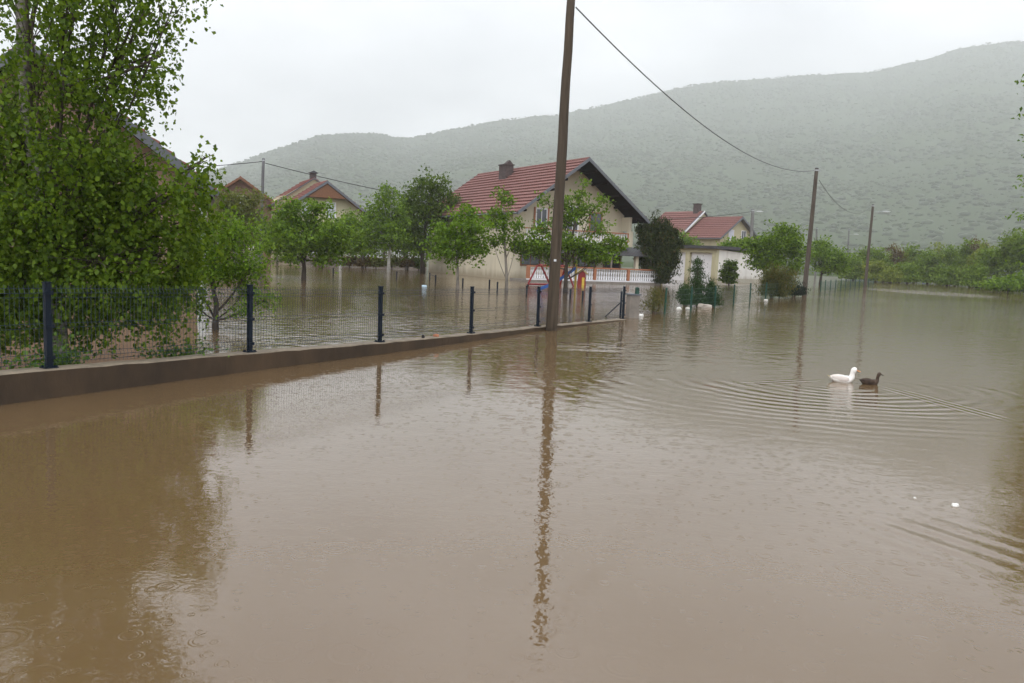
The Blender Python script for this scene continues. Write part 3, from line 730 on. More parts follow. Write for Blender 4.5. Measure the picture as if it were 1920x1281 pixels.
# dark canopy below the balcony
cpy = MB()
for i in range(30):
    x0 = 1.2 + i * 0.31; cpy.prism_y([(x0, 2.60), (x0 + .15, 2.63), (x0 + .31, 2.60), (x0 + .31, 2.57), (x0, 2.57)], 0, 2.3)
for j, v_ in enumerate(cpy.v): cpy.v[j] = (v_[0], -0.05 - v_[1], v_[2] - 0.26 * v_[1])
cpo = cpy.build('canopy', M_canopy, hA)
for x in (1.3, 3.9, 6.8, 10.3): MB().box(x - .05, x + .05, -2.2, -2.1, 0.2, 2.02).build('canopy_post', M_pillar, hA)
MB().box(9.0, 9.25, -2.05, -1.8, 0.2, 2.05).build('stone_pier', M_cream, hA)
# terrace with balustrade
TX0, TX1, TY = -0.05, 11.0, -2.45
MB().box(TX0, TX1, TY, -0.004, -0.5, 0.14).build('terrace_slab', M_pillar, hA)
bt = baluster_mesh(0.72, 0.075)
rail = MB().box(TX0, TX1, TY + .02, TY + .20, 1.0, 1.09).build('terrace_rail', M_orange, hA)
MB().box(TX0 + .02, TX1 - .02, TY + .015, TY + .205, 0.142, 0.23).build('terrace_kerb', M_white, hA)
piers = [TX0 + .1, 2.55, 5.3, 8.15, TX1 - .1]
for x in piers: MB().box(x - .1, x + .1, TY, TY + .22, 0.232, 0.998).build('terrace_pier', M_orange, hA)
for a_, b_ in zip(piers[:-1], piers[1:]):
    k = 13
    for i in range(k): link('baluster', bt, None, rail, (a_ + (b_ - a_) * (i + 1) / (k + 1), TY + .11, 0.242))
sr = MB().box(TX1 - .2, TX1, TY + .24, -.1, 1.0, 1.09).build('side_rail', M_orange, hA)
for i in range(9): link('baluster', bt, None, sr, (TX1 - .1, TY + .4 + i * .21, 0.242))
MB().box(TX1 - .19, TX1 - .01, TY + .24, -.1, 0.142, 0.23).build('side_kerb', M_white, hA)

# --- the pale yellow house on the left with the stepped roof
def place(px, Y): p = D(px, 500, Y); return (p.x, Y, 0)
YB = 80.0; cB = D(610, 342, YB); zrB = cB.z
RB = math.radians(26); wB = 7.4
uB = Vector((math.cos(RB), math.sin(RB), 0))
fB = Vector((cB.x, cB.y, 0)) - uB * (wB / 2)
hB, rB = gable_house('house', 'pale yellow house with brown timber gable and stepped light red roof', fB, RB, wB, 5.2, zrB - 3.05, zrB, 0.7, 0.9, 0.0, M_cream2, M_tile2, 11, soffit=M_brown)
MB().prism_y([(wB / 2 - 1.9, zrB - 1.55), (wB / 2 + 1.9, zrB - 1.55), (wB / 2, zrB - .2)], -.85, -.02).build('timber_gable', M_brown, hB)
window(hB, wB / 2 + .1, zrB - 3.4, 1.0, 1.5, shutter=True); window(hB, wB / 2 - 2.3, zrB - 3.4, 0.9, 1.5, shutter=True)
window(hB, wB / 2 - 1.2, 1.0, 1.4, 1.4)
# taller rear part of the same house
up_ = 0.75
MB().prism_y([(-.3, -.5), (wB + .3, -.5), (wB + .3, zrB - 2.4 + up_ - .2), (wB / 2, zrB + up_ - .12), (-.3, zrB - 2.4 + up_ - .2)], 5.25, 10.5).build('rear_wall', M_cream2, hB)
rr2 = MB()
for s in (1, -1):
    ex = -.9 if s > 0 else wB + .9
    pr = [(ex, zrB - 3.3 + up_), (ex, zrB - 3.2 + up_), (wB / 2, zrB + up_), (wB / 2, zrB + up_ - .1)]
    rr2.prism_y(pr if s < 0 else pr[::-1], 5.0, 10.9)
rr2o = rr2.build('rear_roof', M_barge, hB)
for s in (1, -1): tile_slope(rr2o, 11, wB / 2 + .9, 3.2, 5.25, 10.9, s, -.9 if s > 0 else wB + .9, zrB - 3.2 + up_, M_tile2)
chB = MB().box(wB / 2 - .3, wB / 2 + .3, 5.6, 6.2, zrB + up_ - .3, zrB + up_ + .55).build('chimney', M_brick, rr2o)
MB().prism_y([(wB / 2 - .5, zrB + up_ + .56), (wB / 2 + .5, zrB + up_ + .56), (wB / 2, zrB + up_ + .8)], 5.45, 6.35).build('chimney_cap', M_canopy, chB)

# --- red roofed house behind the birch
YD = 84.0; cD = D(452, 334, YD); wD = 6.6; RD = math.radians(14)
uD = Vector((math.cos(RD), math.sin(RD), 0)); fD = Vector((cD.x, cD.y, 0)) - uD * (wD / 2)
hD, rD = gable_house('house', 'brick red gabled house mostly hidden behind birch leaves', fD, RD, wD, 9.0, cD.z - 2.7, cD.z, 0.6, 0.7, 0.4, mat('red_brown_plaster', (0.19, 0.115, 0.085), 0.9, 0.15, 2), M_tile2, 10, bargem=M_brown, soffit=M_brown)
window(hD, wD / 2 - .6, cD.z - 3.0, 1.1, 1.2); window(hD, 1.0, 1.0, 1.1, 1.3)

# --- twin-roofed house on the right
YC = 106.0; cC = D(1392, 408, YC); wC = 6.6; RC = math.radians(34)
uC = Vector((math.cos(RC), math.sin(RC), 0)); fC = Vector((cC.x, cC.y, 0)) - uC * (wC / 2) + Vector((-math.sin(RC), math.cos(RC), 0)) * .6
zC = cC.z
hC, rC = gable_house('house', 'pale yellow twin-roofed house behind the white garage', fC, RC, wC, 6.3, zC - 2.9, zC, 0.7, 0.7, 0.0, M_cream2, M_tile, 11, soffit=M_barge)
window(hC, 1.55, zC - 3.0, 1.0, 1.35, shutter=True); window(hC, 4.0, zC - 3.0, 0.95, 1.35)
up2 = 0.95
MB().prism_y([(-.9, -.5), (wC + .9, -.5), (wC + .9, zC - 2.5), (wC / 2, zC + up2 - .12), (-.9, zC - 2.5)], 6.35, 13.2).build('rear_wall', M_cream2, hC)
rc2 = MB()
for s in (1, -1):
    ex = -1.6 if s > 0 else wC + 1.6
    pr = [(ex, zC - 3.25), (ex, zC - 3.15), (wC / 2, zC + up2), (wC / 2, zC + up2 - .1)]
    rc2.prism_y(pr if s < 0 else pr[::-1], 6.05, 13.7)
rc2o = rc2.build('rear_roof', M_barge, hC)
for s in (1, -1): tile_slope(rc2o, 13, wC / 2 + 1.6, 3.15 + up2, 6.35, 13.7, s, -1.6 if s > 0 else wC + 1.6, zC - 3.15, M_tile)
MB().prism_y([(wC / 2, zC + up2 + .08), (wC / 2, zC + up2 - .16), (-1.6, zC - 3.31), (-1.6, zC - 3.07)][::-1], 5.98, 6.05).build('verge_flashing', M_white, rc2o)
chC = MB().box(wC / 2 - .55, wC / 2 + .2, 6.9, 7.7, zC + up2 - .8, zC + up2 + .95).build('chimney', M_brick, rc2o)
MB().box(wC / 2 - .65, wC / 2 + .3, 6.8, 7.8, zC + up2 + .95, zC + up2 + 1.05).build('chimney_cap', M_brick, chC)

# --- low annexe roof glimpsed right of the cream house
YX = 78.0; cX = D(1176, 419, YX)
hX, rX = gable_house('house', 'small red roofed building peeping out right of the cream house', (cX.x - 3.5, YX, 0), math.radians(88), 5.0, 6.5, cX.z - 1.5, cX.z + .1, 0.5, 0.4, 0.4, M_cream, M_tile, 7, soffit=M_canopy)

# --- pinkish house behind the birch
YE = 18.6
eE = D(401, 359, YE); wallx = D(378, 600, YE).x; cE = D(105, 140, YE)
wE = 2 * (wallx - cE.x); ohE = eE.x - wallx
RE = math.radians(22); wE = 6.6; ohE = 0.35
uE = Vector((math.cos(RE), math.sin(RE), 0)); vE = Vector((-math.sin(RE), math.cos(RE), 0))
oE = Vector((eE.x, eE.y, 0)) - uE * (wE + ohE) + vE * 0.55
hE, rE = gable_house('house', 'pink-beige gabled house close behind the birch tree', oE, RE, wE, 8.0, eE.z, eE.z + 2.75, ohE, 0.55, 0.4, M_pink, M_tile2, 12, bargem=M_barge, barge_h=0.17)
window(hE, 0.9, 1.0, 1.1, 1.2); window(hE, wE / 2 - .4, 3.1, 0.8, 0.9, m_f=M_brown)

# --- white garage
YG = 71.5; gC = P(1337, 529.5); gC.z = 0
RG = math.radians(-48); gw, gl, gh = 6.6, 8.0, 3.12
uG = Vector((math.cos(RG), math.sin(RG), 0))
gC = gC + Vector((0.1, 0, 0))
gar = thing('garage', 'flat-roofed double garage with white doors and black roof edge', 'garage', gC - uG * gw, RG)
wl = MB().prism([(0.35, 0.45), (gw, 0.45), (gw, gl), (0.35, gl)], -0.5, 2.98)
wl.build('wall', M_grwall, gar)
for x0, x1 in ((0.3, 0.65), (3.3, 3.75), (gw - .42, gw + .004)): MB().box(x0, x1, 0.0, 0.448, -0.5, 2.62).build('pier', M_cream2, gar)
MB().box(0.3, gw + .004, 0.0, 0.448, 2.622, 2.98).build('lintel', M_cream2, gar)
for x0, x1 in ((0.66, 3.29), (3.76, gw - .43)):
    dr = MB().box(x0, x1, 0.30, 0.36, -0.5, 2.618).build('door', M_white, gar)
    for k in range(4):
        MB().box(x0 + .03, x1 - .03, 0.275, 0.298, -0.1 + k * .68, 0.55 + k * .68 if k < 3 else 2.60).build('door_panel', M_white, dr)
MB().prism([(0.0, -.35), (gw + .3, -.35), (gw + .3, gl + .2), (0.0, gl + .2)], 2.985, 3.25).build('roof_edge', M_canopy, gar)
_p = gar.children[-1]
for v_ in _p.data.vertices:
    v_.co.z += -0.055 * max(0, v_.co.y)
MB().box(gw + .005, gw + .03, 0.6, gl, -.4, .35).build('plinth', mat('damp_plaster', (0.36, 0.34, 0.27), 0.85, 0.15, 1.5), gar)

# ---------------------------------------------------------------- white railing and low walls at the back of the gardens
def railing(label, x0, x1, ytop, ybot, Y, arch, npier, seed):
    a = D(x0, ybot, Y); b = D(x1, ybot + (x1 - x0) * 0.043, Y); top = D(x0, ytop, Y).z
    zb = a.z; a.z = b.z = 0; L = (b - a).length
    root = thing('picket_fence', label, 'fence', a, math.atan2(b.y - a.y, b.x - a.x))
    MB().box(0, L, -.12, .12, -.5, zb).build('low_wall', M_pillar, root)
    for k in range(npier + 1): MB().box(L * k / npier - .14, L * k / npier + .14, -.15, .15, zb + .002, top + .05).build('pier', M_brick, root)
    for k in range(npier):
        s0 = L * k / npier + .15; s1 = L * (k + 1) / npier - .15; pk = MB(); n_ = int((s1 - s0) / .17)
        for i in range(n_ + 1):
            f_ = i / n_; zt = top - .25 + (arch * 4 * f_ * (1 - f_)); xx = s0 + (s1 - s0) * f_
            pk.box(xx - .035, xx + .035, -.02, .02, zb + .05, zt)
        pk.box(s0, s1, -.035, -.021, zb + .1, zb + .17); pk.tube([(s0 + (s1 - s0) * i / 8, -.03, top - .3 + arch * 4 * (i / 8) * (1 - i / 8)) for i in range(9)], .035, 4)
        pk.build('picket_panel', M_white, root)
    return root
railing('short white arched railing between dark piers behind the small leaning tree', 437, 486, 453, 470, 70, 0.3, 1, 1)
railing('long white picket railing on a low wall behind the orchard trees', 560, 800, 459, 478, 77, 0.22, 6, 2)
# long pale kerb where the gardens end
ka, kb = P(430, 487.5), P(800, 500.0)
d_ = (kb - ka); Lk = d_.length
kr = MB()
for i in range(24):
    s0 = Lk * i / 24 + .01; s1 = Lk * (i + 1) / 24 - .01; dz = random.uniform(-.02, .02); kr.box(s0, s1, -.1 + dz, .12 + dz, -.5, .16 + dz)
ko = kr.build('garden_kerb', M_walltop, None, loc=ka); ko.rotation_euler = (0, 0, math.atan2(d_.y, d_.x))
tag(ko, 'low pale garden kerb edging the flooded lawn under the hedge bushes', 'kerb')

# ---------------------------------------------------------------- play equipment on the terrace side
YS = 46.5
M_red = mat('red_paint', (0.21, 0.014, 0.016), 0.45, 0.15, 6); M_yel = mat('yellow_paint', (0.55, 0.40, 0.06), 0.5, 0.12, 6); M_bl = mat('blue_plastic', (0.03, 0.12, 0.42), 0.4, 0.1, 6)
def W2(px, py, Y): return D(px, py, Y)
sb = D(990, 534, YS); sb.z = 0
sw = thing('swing_frame', 'red tubular swing frame standing in the water behind the thick pole', 'swing', sb)
T = [W2(1008, 497, YS), W2(1060, 499, YS + 1.2)]
bl, brr = W2(990, 533, YS - .2), W2(1031, 533.5, YS + .5)
for nm, a_, b_ in (('leg', T[0], bl), ('leg', T[0] + Vector((.2, 0, 0)), brr), ('top_beam', T[0], T[1]), ('ground_bar', bl, brr), ('leg', T[1], T[1] + Vector((.75, .2, 0)) - Vector((0, 0, T[1].z + .4))), ('leg', T[1], T[1] + Vector((-.3, .9, 0)) - Vector((0, 0, T[1].z + .4)))):
    MB().tube([a_ - sb, b_ - sb], 0.055, 8).build(nm, M_red, sw)
for q in (bl, brr): MB().tube([q - sb, Vector((q.x, q.y, -.5)) - sb], 0.05, 6).build('foot', M_blue, sw)
sl = P(1022, 546); sl.z = 0
slide = thing('slide', 'blue plastic slide dipping into the water behind the thick pole', 'slide', sl)
prof = []
for i in range(9):
    f_ = i / 8; prof.append((-0.42 + 1.9 * f_, 0.03 + 1.15 * f_ ** 1.4 - .12 * (f_ < .1)))
sm = MB()
for (xa, za_), (xb, zb_) in zip(prof[:-1], prof[1:]):
    for y0_, y1_, hh in ((-.22, .22, 0.0), (-.25, -.22, .12), (.22, .25, .12)):
        sm.quad((xa, y0_, za_ + hh), (xb, y0_, zb_ + hh), (xb, y1_, zb_ + hh), (xa, y1_, za_ + hh))
        if hh: sm.quad((xa, y0_, za_ - .03), (xb, y0_, zb_ - .03), (xb, y0_, zb_ + hh), (xa, y0_, za_ + hh)); sm.quad((xa, y1_, za_ - .03), (xb, y1_, zb_ - .03), (xb, y1_, zb_ + hh), (xa, y1_, za_ + hh))
    sm.quad((xa, -.25, za_ - .03), (xb, -.25, zb_ - .03), (xb, .25, zb_ - .03), (xa, .25, za_ - .03))
sm.build('chute', M_bl, slide)
for y_ in (-.22, .22): MB().tube([(1.5, y_, -.5), (1.5, y_, 1.6)], .04, 6).build('ladder_post', M_yel, slide)
for z_ in (.25, .55, .85, 1.15): MB().tube([(1.5, -.22, z_), (1.5, .22, z_)], .025, 6).build('rung', M_yel, slide)
phb = D(1091, 526, 49.0); phb.z = 0.0
phb = D(1091, 526, 50.6); phb.z = 0
ph = thing('playhouse', 'small red playhouse with yellow door and straw-coloured roof', 'playhouse', phb)
MB().prism_y([(-.46, -.4), (.46, -.4), (.34, .95), (0, 1.25), (-.34, .95)], 0, .9).build('wall', M_red, ph)
MB().box(.0, .26, -.03, -.002, -.1, .62).build('door', M_yel, ph)
ph.scale = (.62, .62, .78)
M_straw = mat('straw', (0.42, 0.34, 0.17), 0.9, 0.35, 20, 0.02, 40)
for s in (1, -1):
    pr = [(0, 1.34), (0, 1.22), (s * .55, .86), (s * .6, .95)]
    MB().prism_y(pr if s > 0 else pr[::-1], -.15, 1.05).build('roof_slope', M_straw, ph)

# ---------------------------------------------------------------- trees
# foreground birch
YT = 10.6
tb = P(110, 664); tb = D(110, 664, YT); tb.z = 0
bt_pts = [D(x, y, YT + dy) for x, y, dy in ((112, 690, 0), (108, 600, 0), (92, 480, .05), (70, 330, .1), (50, 210, .1), (42, 90, .05), (38, -60, 0), (45, -200, 0), (60, -320, 0))]
BL = [(110, -350, 75, 80, 0), (170, -230, 130, 110, .2), (40, -250, 100, 100, -.4), (250, -110, 120, 100, .3), (130, -110, 130, 110, -.6), (20, -90, 110, 110, .6), (-90, -60, 90, 120, 0),
      (60, 40, 130, 90, -.5), (180, 40, 110, 80, .5), (270, 20, 75, 62, 0), (325, 12, 40, 45, .2), (300, 105, 45, 55, -.2), (230, 120, 80, 70, .4), (120, 150, 110, 80, -.5), (10, 150, 110, 90, .2), (-110, 130, 100, 120, 0),
      (240, 185, 55, 40, 0), (60, 260, 130, 90, .3), (170, 270, 95, 70, -.4), (240, 300, 75, 60, .1), (-70, 300, 110, 110, .2),
      (110, 380, 140, 85, -.2), (220, 390, 95, 70, .3), (300, 380, 85, 60, 0), (352, 345, 52, 45, -.3), (385, 295, 36, 26, -.2), (372, 410, 40, 40, .2), (0, 410, 120, 100, -.4), (-120, 440, 100, 110, .2),
      (90, 490, 130, 65, .3), (200, 490, 110, 60, -.3), (300, 480, 80, 60, 0), (345, 500, 45, 42, .3), (-30, 530, 90, 70, 0), (30, 540, 80, 40, -.3), (230, 540, 90, 32, .2), (60, 575, 60, 26, -.3), (150, 570, 60, 22, .2), (285, 560, 50, 24, -.2), (-40, 590, 60, 30, 0)]
lobes = [LB(x, y, rx, ry, YT, dy, 1.15) + ((0.30 if -90 < y < 60 else 0.45 if y < 210 else 1.0),) for x, y, rx, ry, dy in BL]
make_tree('birch_tree', 'tall drooping birch with small bright leaves behind the blue mesh fence', 'tree', tb, bt_pts, lobes, 4100, 24, 0.062, 0.075, L_birch, M_birch, 0.115, 11, limb_mat=M_trunk, droop=1.1, strand=0.6, limb_from=0.3, up=(0, -0.35, 0.35), aspect=0.84, shell=0.42)

# weeds on the bank inside the wall
def weeds(label, px, py, Y, rx, ry, n, seed):
    c = D(px, py, Y); rng = np.random.default_rng(seed)
    b = Vector((c.x, c.y, 0.14)); root = thing('weed_clump', label, 'weeds', b, 0, None)
    nb = n; ang = rng.uniform(0, 2 * math.pi, nb); rr_ = rng.uniform(0, 1, nb) ** .5
    bx_ = rr_ * np.cos(ang) * rx; by_ = rr_ * np.sin(ang) * .3
    hgt = ry * (1.15 - rr_ * .8) * rng.uniform(.6, 1.2, nb); lean = rng.normal(size=(nb, 2)) * .1
    w_ = rng.uniform(.006, .014, nb); th = rng.uniform(0, math.pi, nb)
    p0 = np.stack([bx_, by_, np.full(nb, -.2)], -1); sx_ = np.stack([np.cos(th) * w_, np.sin(th) * w_, 0 * w_], -1)
    p1_ = p0 + np.stack([lean[:, 0] * .5, lean[:, 1] * .5, hgt * .6], -1); p2_ = p0 + np.stack([lean[:, 0] * 1.6, lean[:, 1] * 1.6, hgt], -1)
    V = np.stack([p0 - sx_, p0 + sx_, p1_ + sx_, p1_ - sx_, p2_ + sx_ * .15, p2_ - sx_ * .15], 1).reshape(-1, 3)
    f_ = np.concatenate([np.array([[0, 1, 2, 3]]) + 6 * i for i in range(nb)] + [np.array([[3, 2, 4, 5]]) + 6 * i for i in range(nb)])
    link('blades', fast_mesh('blades', V, f_), L_grass, root)
    k = n // 2
    C = np.stack([rng.normal(size=k) * rx * .5, rng.normal(size=k) * .12, np.abs(rng.normal(size=k)) * ry * .45 + .03], -1)
    link('leaves', leaf_mesh('leaves', C, np.array((0, 0, .6)), .06, rng), L_grass, root)
    return root
weeds('rounded clump of grass at the foot of the birch', 112, 668, 9.5, 0.36, 0.40, 700, 21)
weeds('low spread of grass on the wall edge left of the birch', 55, 690, 9.0, 0.30, 0.26, 360, 22)
weeds('leafy weeds growing along the wall under the hanging birch strands', 335, 655, 10.8, 0.42, 0.30, 700, 23)

# small leaning tree behind the second blue post
Y1 = 16.2
b_ = P(404, 618); Y1 = b_.y
make_tree('small_tree', 'small low-branched tree in the water right behind the blue fence post', 'tree', b_,
          [D(404, 640, Y1), D(404, 600, Y1), D(406, 570, Y1), D(400, 545, Y1), D(396, 510, Y1), D(402, 470, Y1)],
          [LB(400, 470, 62, 40, Y1), LB(440, 440, 45, 36, Y1, .3), LB(375, 515, 48, 30, Y1, -.3), LB(430, 510, 50, 34, Y1, .2), LB(470, 500, 34, 38, Y1, 0), LB(350, 470, 40, 40, Y1, .4), LB(455, 585, 28, 12, Y1, -.2), LB(500, 560, 30, 14, Y1, -.1), LB(375, 580, 22, 18, Y1, .1), LB(460, 545, 26, 14, Y1, .2)],
          470, 20, 0.072, 0.13, L_fruit2, M_trunk, 0.07, 12, droop=.3, limb_from=0.2, aspect=.5)
# orchard
def orchard(label, base_px, trunk_px, lobes_px, ncl, nleaf, leaf, cr_, lm, bm_, tr, seed, Y=None, **kw):
    b = P(*base_px) if Y is None else D(*base_px, Y)
    if Y is not None: b.z = 0
    y_ = b.y
    tp = [Vector((b.x, b.y, -0.4))] + [D(x, y, y_) for x, y in trunk_px]
    lo = [LB(x, y, rx, ry, y_, dy) for x, y, rx, ry, dy in lobes_px]
    return make_tree(kw.pop('name', 'fruit_tree'), label, kw.pop('cat', 'tree'), b, tp, lo, ncl, nleaf, leaf, cr_, lm, bm_, tr, seed, **kw)
orchard('round fruit tree with dark forked trunk standing in the open flooded lawn', (569, 525), [(570, 505), (569, 485), (556, 455), (548, 430)],
        [(530, 425, 42, 38, 0), (575, 420, 48, 42, .6), (615, 445, 42, 36, -.5), (510, 465, 30, 26, .4), (560, 455, 45, 30, -.8), (628, 470, 32, 22, .3), (545, 395, 30, 22, 0), (595, 395, 22, 22, .4), (640, 435, 25, 25, 0), (600, 487, 28, 12, -.3)],
        620, 22, 0.14, 0.26, L_fruit, M_trunk, 0.13, 31, droop=.2, limb_from=.35, aspect=.55)
orchard('slender whitewashed fruit tree in front of the pale yellow gabled house', (638, 503), [(639, 490), (640, 470), (645, 440)],
        [(648, 440, 32, 30, 0), (625, 460, 26, 22, .5), (668, 458, 24, 26, -.4), (655, 415, 24, 20, 0)], 260, 20, 0.17, 0.33, L_fruit, M_limewash, 0.12, 32, Y=58, limb_from=.5, aspect=.55)
orchard('fruit tree with pale whitewashed trunk beside the tall dark green tree', (729, 503), [(729, 488), (731, 465), (722, 430)],
        [(712, 430, 34, 40, 0), (735, 400, 34, 36, .5), (700, 400, 22, 24, 0), (745, 445, 34, 34, -.5), (690, 450, 24, 26, .3), (720, 370, 22, 22, 0), (735, 355, 12, 12, 0)], 430, 20, 0.17, 0.33, L_fruit, M_limewash, 0.14, 33, Y=60, limb_from=.45, aspect=.55)
orchard('tallest dark green tree beside the cream house wall', (793, 503), [(792, 485), (794, 460), (800, 420), (805, 370)],
        [(800, 400, 52, 46, 0), (770, 430, 38, 40, .5), (832, 420, 30, 44, .3), (790, 360, 30, 28, 0), (825, 360, 30, 28, 0), (808, 345, 24, 16, 0), (785, 460, 44, 26, -.4), (768, 380, 24, 24, 0), (848, 385, 14, 30, 0)], 760, 22, 0.17, 0.32, L_deep, M_trunk, 0.2, 34, Y=64, limb_from=.4, aspect=.55)
orchard('bright green young tree in front of the long cream wall', (858, 543), [(858, 525), (858, 505), (857, 490), (856, 470)],
        [(862, 455, 46, 30, 0), (835, 440, 28, 26, .3), (890, 430, 34, 26, -.3), (870, 415, 34, 20, .3), (848, 480, 34, 18, -.3), (895, 470, 26, 24, 0), (875, 395, 20, 12, 0), (823, 465, 18, 16, 0)], 400, 20, 0.125, 0.22, L_fruit2, M_palebark, 0.085, 35, limb_from=.5, aspect=.55)
orchard('upright pale-limbed tree at the corner of the cream house', (950, 545), [(950, 525), (949, 500), (947, 470), (945, 430), (942, 390)],
        [(944, 365, 14, 18, 0), (930, 395, 16, 16, .2), (955, 380, 12, 10, 0), (925, 420, 16, 16, .2), (945, 410, 18, 20, 0), (972, 425, 14, 20, -.2), (925, 455, 18, 20, .2), (968, 460, 22, 18, 0), (945, 445, 16, 14, -.2)], 200, 18, 0.12, 0.19, L_fruit2, M_palebark, 0.085, 36, limb_from=.25, aspect=.55, shell=.7)
orchard('spreading tree half behind the thick pole before the balcony', (1060, 549), [(1061, 525), (1062, 500), (1066, 470), (1076, 430), (1086, 390)],
        [(1095, 465, 46, 26, 0), (1135, 462, 36, 22, .3), (1010, 460, 40, 24, .2), (985, 470, 26, 18, 0), (1060, 450, 40, 26, -.4), (1085, 400, 26, 24, 0), (1055, 380, 22, 22, .2), (1110, 395, 26, 12, 0), (1120, 485, 40, 12, -.3), (1030, 475, 30, 16, .3), (1085, 370, 18, 12, 0), (1018, 425, 24, 14, 0), (1160, 450, 16, 12, 0), (1020, 375, 14, 14, 0), (1125, 430, 22, 14, 0), (1060, 415, 24, 20, .3), (1130, 375, 14, 8, 0), (1095, 345, 10, 10, 0)], 640, 20, 0.12, 0.21, L_fruit, M_trunk, 0.11, 37, limb_from=.35, aspect=.55)
orchard('broad tree beside the garage in front of the twin-roofed house', (1449, 529), [(1450, 515), (1452, 495), (1455, 460), (1460, 440)],
        [(1460, 455, 40, 26, 0), (1430, 465, 34, 22, .4), (1485, 470, 30, 26, -.3), (1468, 430, 20, 14, 0), (1412, 458, 22, 12, 0), (1450, 490, 40, 18, -.3), (1420, 495, 18, 14, 0), (1490, 450, 16, 14, 0), (1492, 500, 16, 18, 0)], 560, 20, 0.18, 0.32, L_fruit, M_trunk, 0.16, 38, Y=62, name='garden_tree', limb_from=.4, aspect=.55)
orchard('low leaning waterside tree behind the second wooden pole', (1538, 527), [(1540, 515), (1548, 500), (1560, 485)],
        [(1550, 475, 36, 18, 0), (1572, 485, 24, 18, .3), (1530, 480, 26, 22, -.3), (1555, 500, 34, 12, 0), (1580, 500, 14, 14, 0), (1542, 458, 22, 10, 0)], 420, 20, 0.2, 0.36, L_fruit, M_trunk, 0.15, 39, Y=84, name='garden_tree', limb_from=.3, aspect=.55)
orchard('dark reddish-green tree behind the birch beside the red gabled house', (452, 497), [(452, 470), (453, 430), (450, 390)],
        [(445, 400, 44, 40, 0), (470, 380, 26, 28, 0), (425, 380, 30, 36, .4), (450, 440, 46, 26, 0), (470, 420, 26, 30, .3), (410, 420, 26, 36, 0)], 560, 20, 0.17, 0.33, L_olive, M_trunk, 0.17, 40, Y=56, name='garden_tree', limb_from=.4, aspect=.55)
orchard('dark shaded tree above the short arched railing', (462, 497), [(461, 480), (460, 460)],
        [(462, 440, 32, 18, 0), (445, 452, 20, 12, 0), (482, 450, 16, 14, 0)], 260, 20, 0.18, 0.33, L_thuja2, M_trunk, 0.14, 41, Y=66, name='garden_tree', limb_from=.5, aspect=.55)
orchard('bushy green tree behind the garage roof', (1290, 520), [(1290, 490), (1286, 470)],
        [(1284, 455, 16, 18, 0), (1275, 462, 14, 14, 0), (1296, 466, 14, 12, 0)], 150, 20, 0.22, 0.4, L_fruit, M_trunk, 0.15, 42, Y=88, name='garden_tree', limb_from=.5, aspect=.55)
orchard('pale green shrub against the twin-roofed house', (1388, 520), [(1388, 490), (1386, 470)],
        [(1376, 462, 18, 12, 0), (1395, 465, 18, 10, 0), (1360, 464, 10, 8, 0)], 150, 20, 0.22, 0.4, L_fruit2, M_trunk, 0.15, 43, Y=86, name='garden_tree', limb_from=.5, aspect=.55)

for i, (lab, x, lo_, lm_, Y_) in enumerate([
        ('leafy tree in front of the low wall of the pale yellow house', 520, [(520, 452, 30, 22, 0), (500, 440, 20, 20, 0), (545, 458, 24, 18, .4)], L_fruit, 72),
        ('bushy tree filling the gap right of the round fruit tree', 680, [(682, 440, 26, 28, 0), (665, 462, 22, 16, 0), (700, 458, 22, 18, .4), (690, 415, 16, 18, 0)], L_fruit2, 70),
        ('dark leafy tree between the whitewashed tree and the tallest tree', 762, [(760, 430, 24, 32, 0), (745, 458, 22, 18, .3), (775, 462, 20, 16, 0), (757, 395, 14, 18, 0)], L_deep, 70),
        ('light leafy tree below the pale yellow gable', 600, [(600, 448, 24, 20, 0), (622, 462, 24, 16, .3), (580, 462, 22, 14, 0), (612, 425, 14, 14, 0)], L_fruit2, 73)]):
    orchard(lab, (x, 497), [(x, 482), (x + 1, 460)], lo_, 300, 20, 0.18, 0.34, lm_, M_palebark, 0.12, 400 + i, Y=Y_, name='garden_tree', limb_from=.5, aspect=.55)

# conifers and shrubs
def shrub(name, label, base_px, lobes_px, ncl, nleaf, leaf, cr_, lm, seed, Y=None, cat='shrub', group=None, aspect=.5, up=(0, 0, 1.0), tr=.06, shell=.4, strand=0, trunk_top=None):
    b = P(*base_px) if Y is None else D(*base_px, Y)
    b.z = 0
    lo = [LB(x, y, rx, ry, b.y, dy) for x, y, rx, ry, dy in lobes_px]
    tt = D(*(trunk_top or (lobes_px[0][0], lobes_px[0][1])), b.y)
    return make_tree(name, label, cat, b, [Vector((b.x, b.y, -.4)), b.lerp(tt, .4), tt], lo, ncl, nleaf, leaf, cr_, lm, M_trunk, tr, seed, group=group, droop=(-2.0 if cat == 'conifer' else -.9), aspect=(.32 if cat == 'conifer' else aspect), up=up, shell=shell, limb_from=.2, crown='foliage')
shrub('conifer', 'big dark browning thuja between the terrace and the garage', (1236, 533),
      [(1236, 480, 34, 42, 0), (1213, 450, 15, 28, 0), (1228, 438, 12, 26, .3), (1247, 448, 14, 28, 0), (1263, 462, 11, 26, 0), (1236, 512, 25, 20, 0), (1204, 446, 9, 18, 0), (1262, 490, 11, 20, 0), (1220, 490, 22, 30, .3), (1236, 526, 20, 10, 0), (1228, 414, 4, 15, 0), (1211, 424, 4, 13, 0), (1248, 422, 4, 15, 0), (1266, 440, 4, 14, 0), (1199, 432, 4, 11, 0), (1238, 428, 4, 12, 0), (1274, 458, 4, 13, 0), (1256, 434, 4, 12, 0)], 900, 24, 0.20, 0.15, L_thuja, 51, Y=58, cat='conifer', tr=.12)
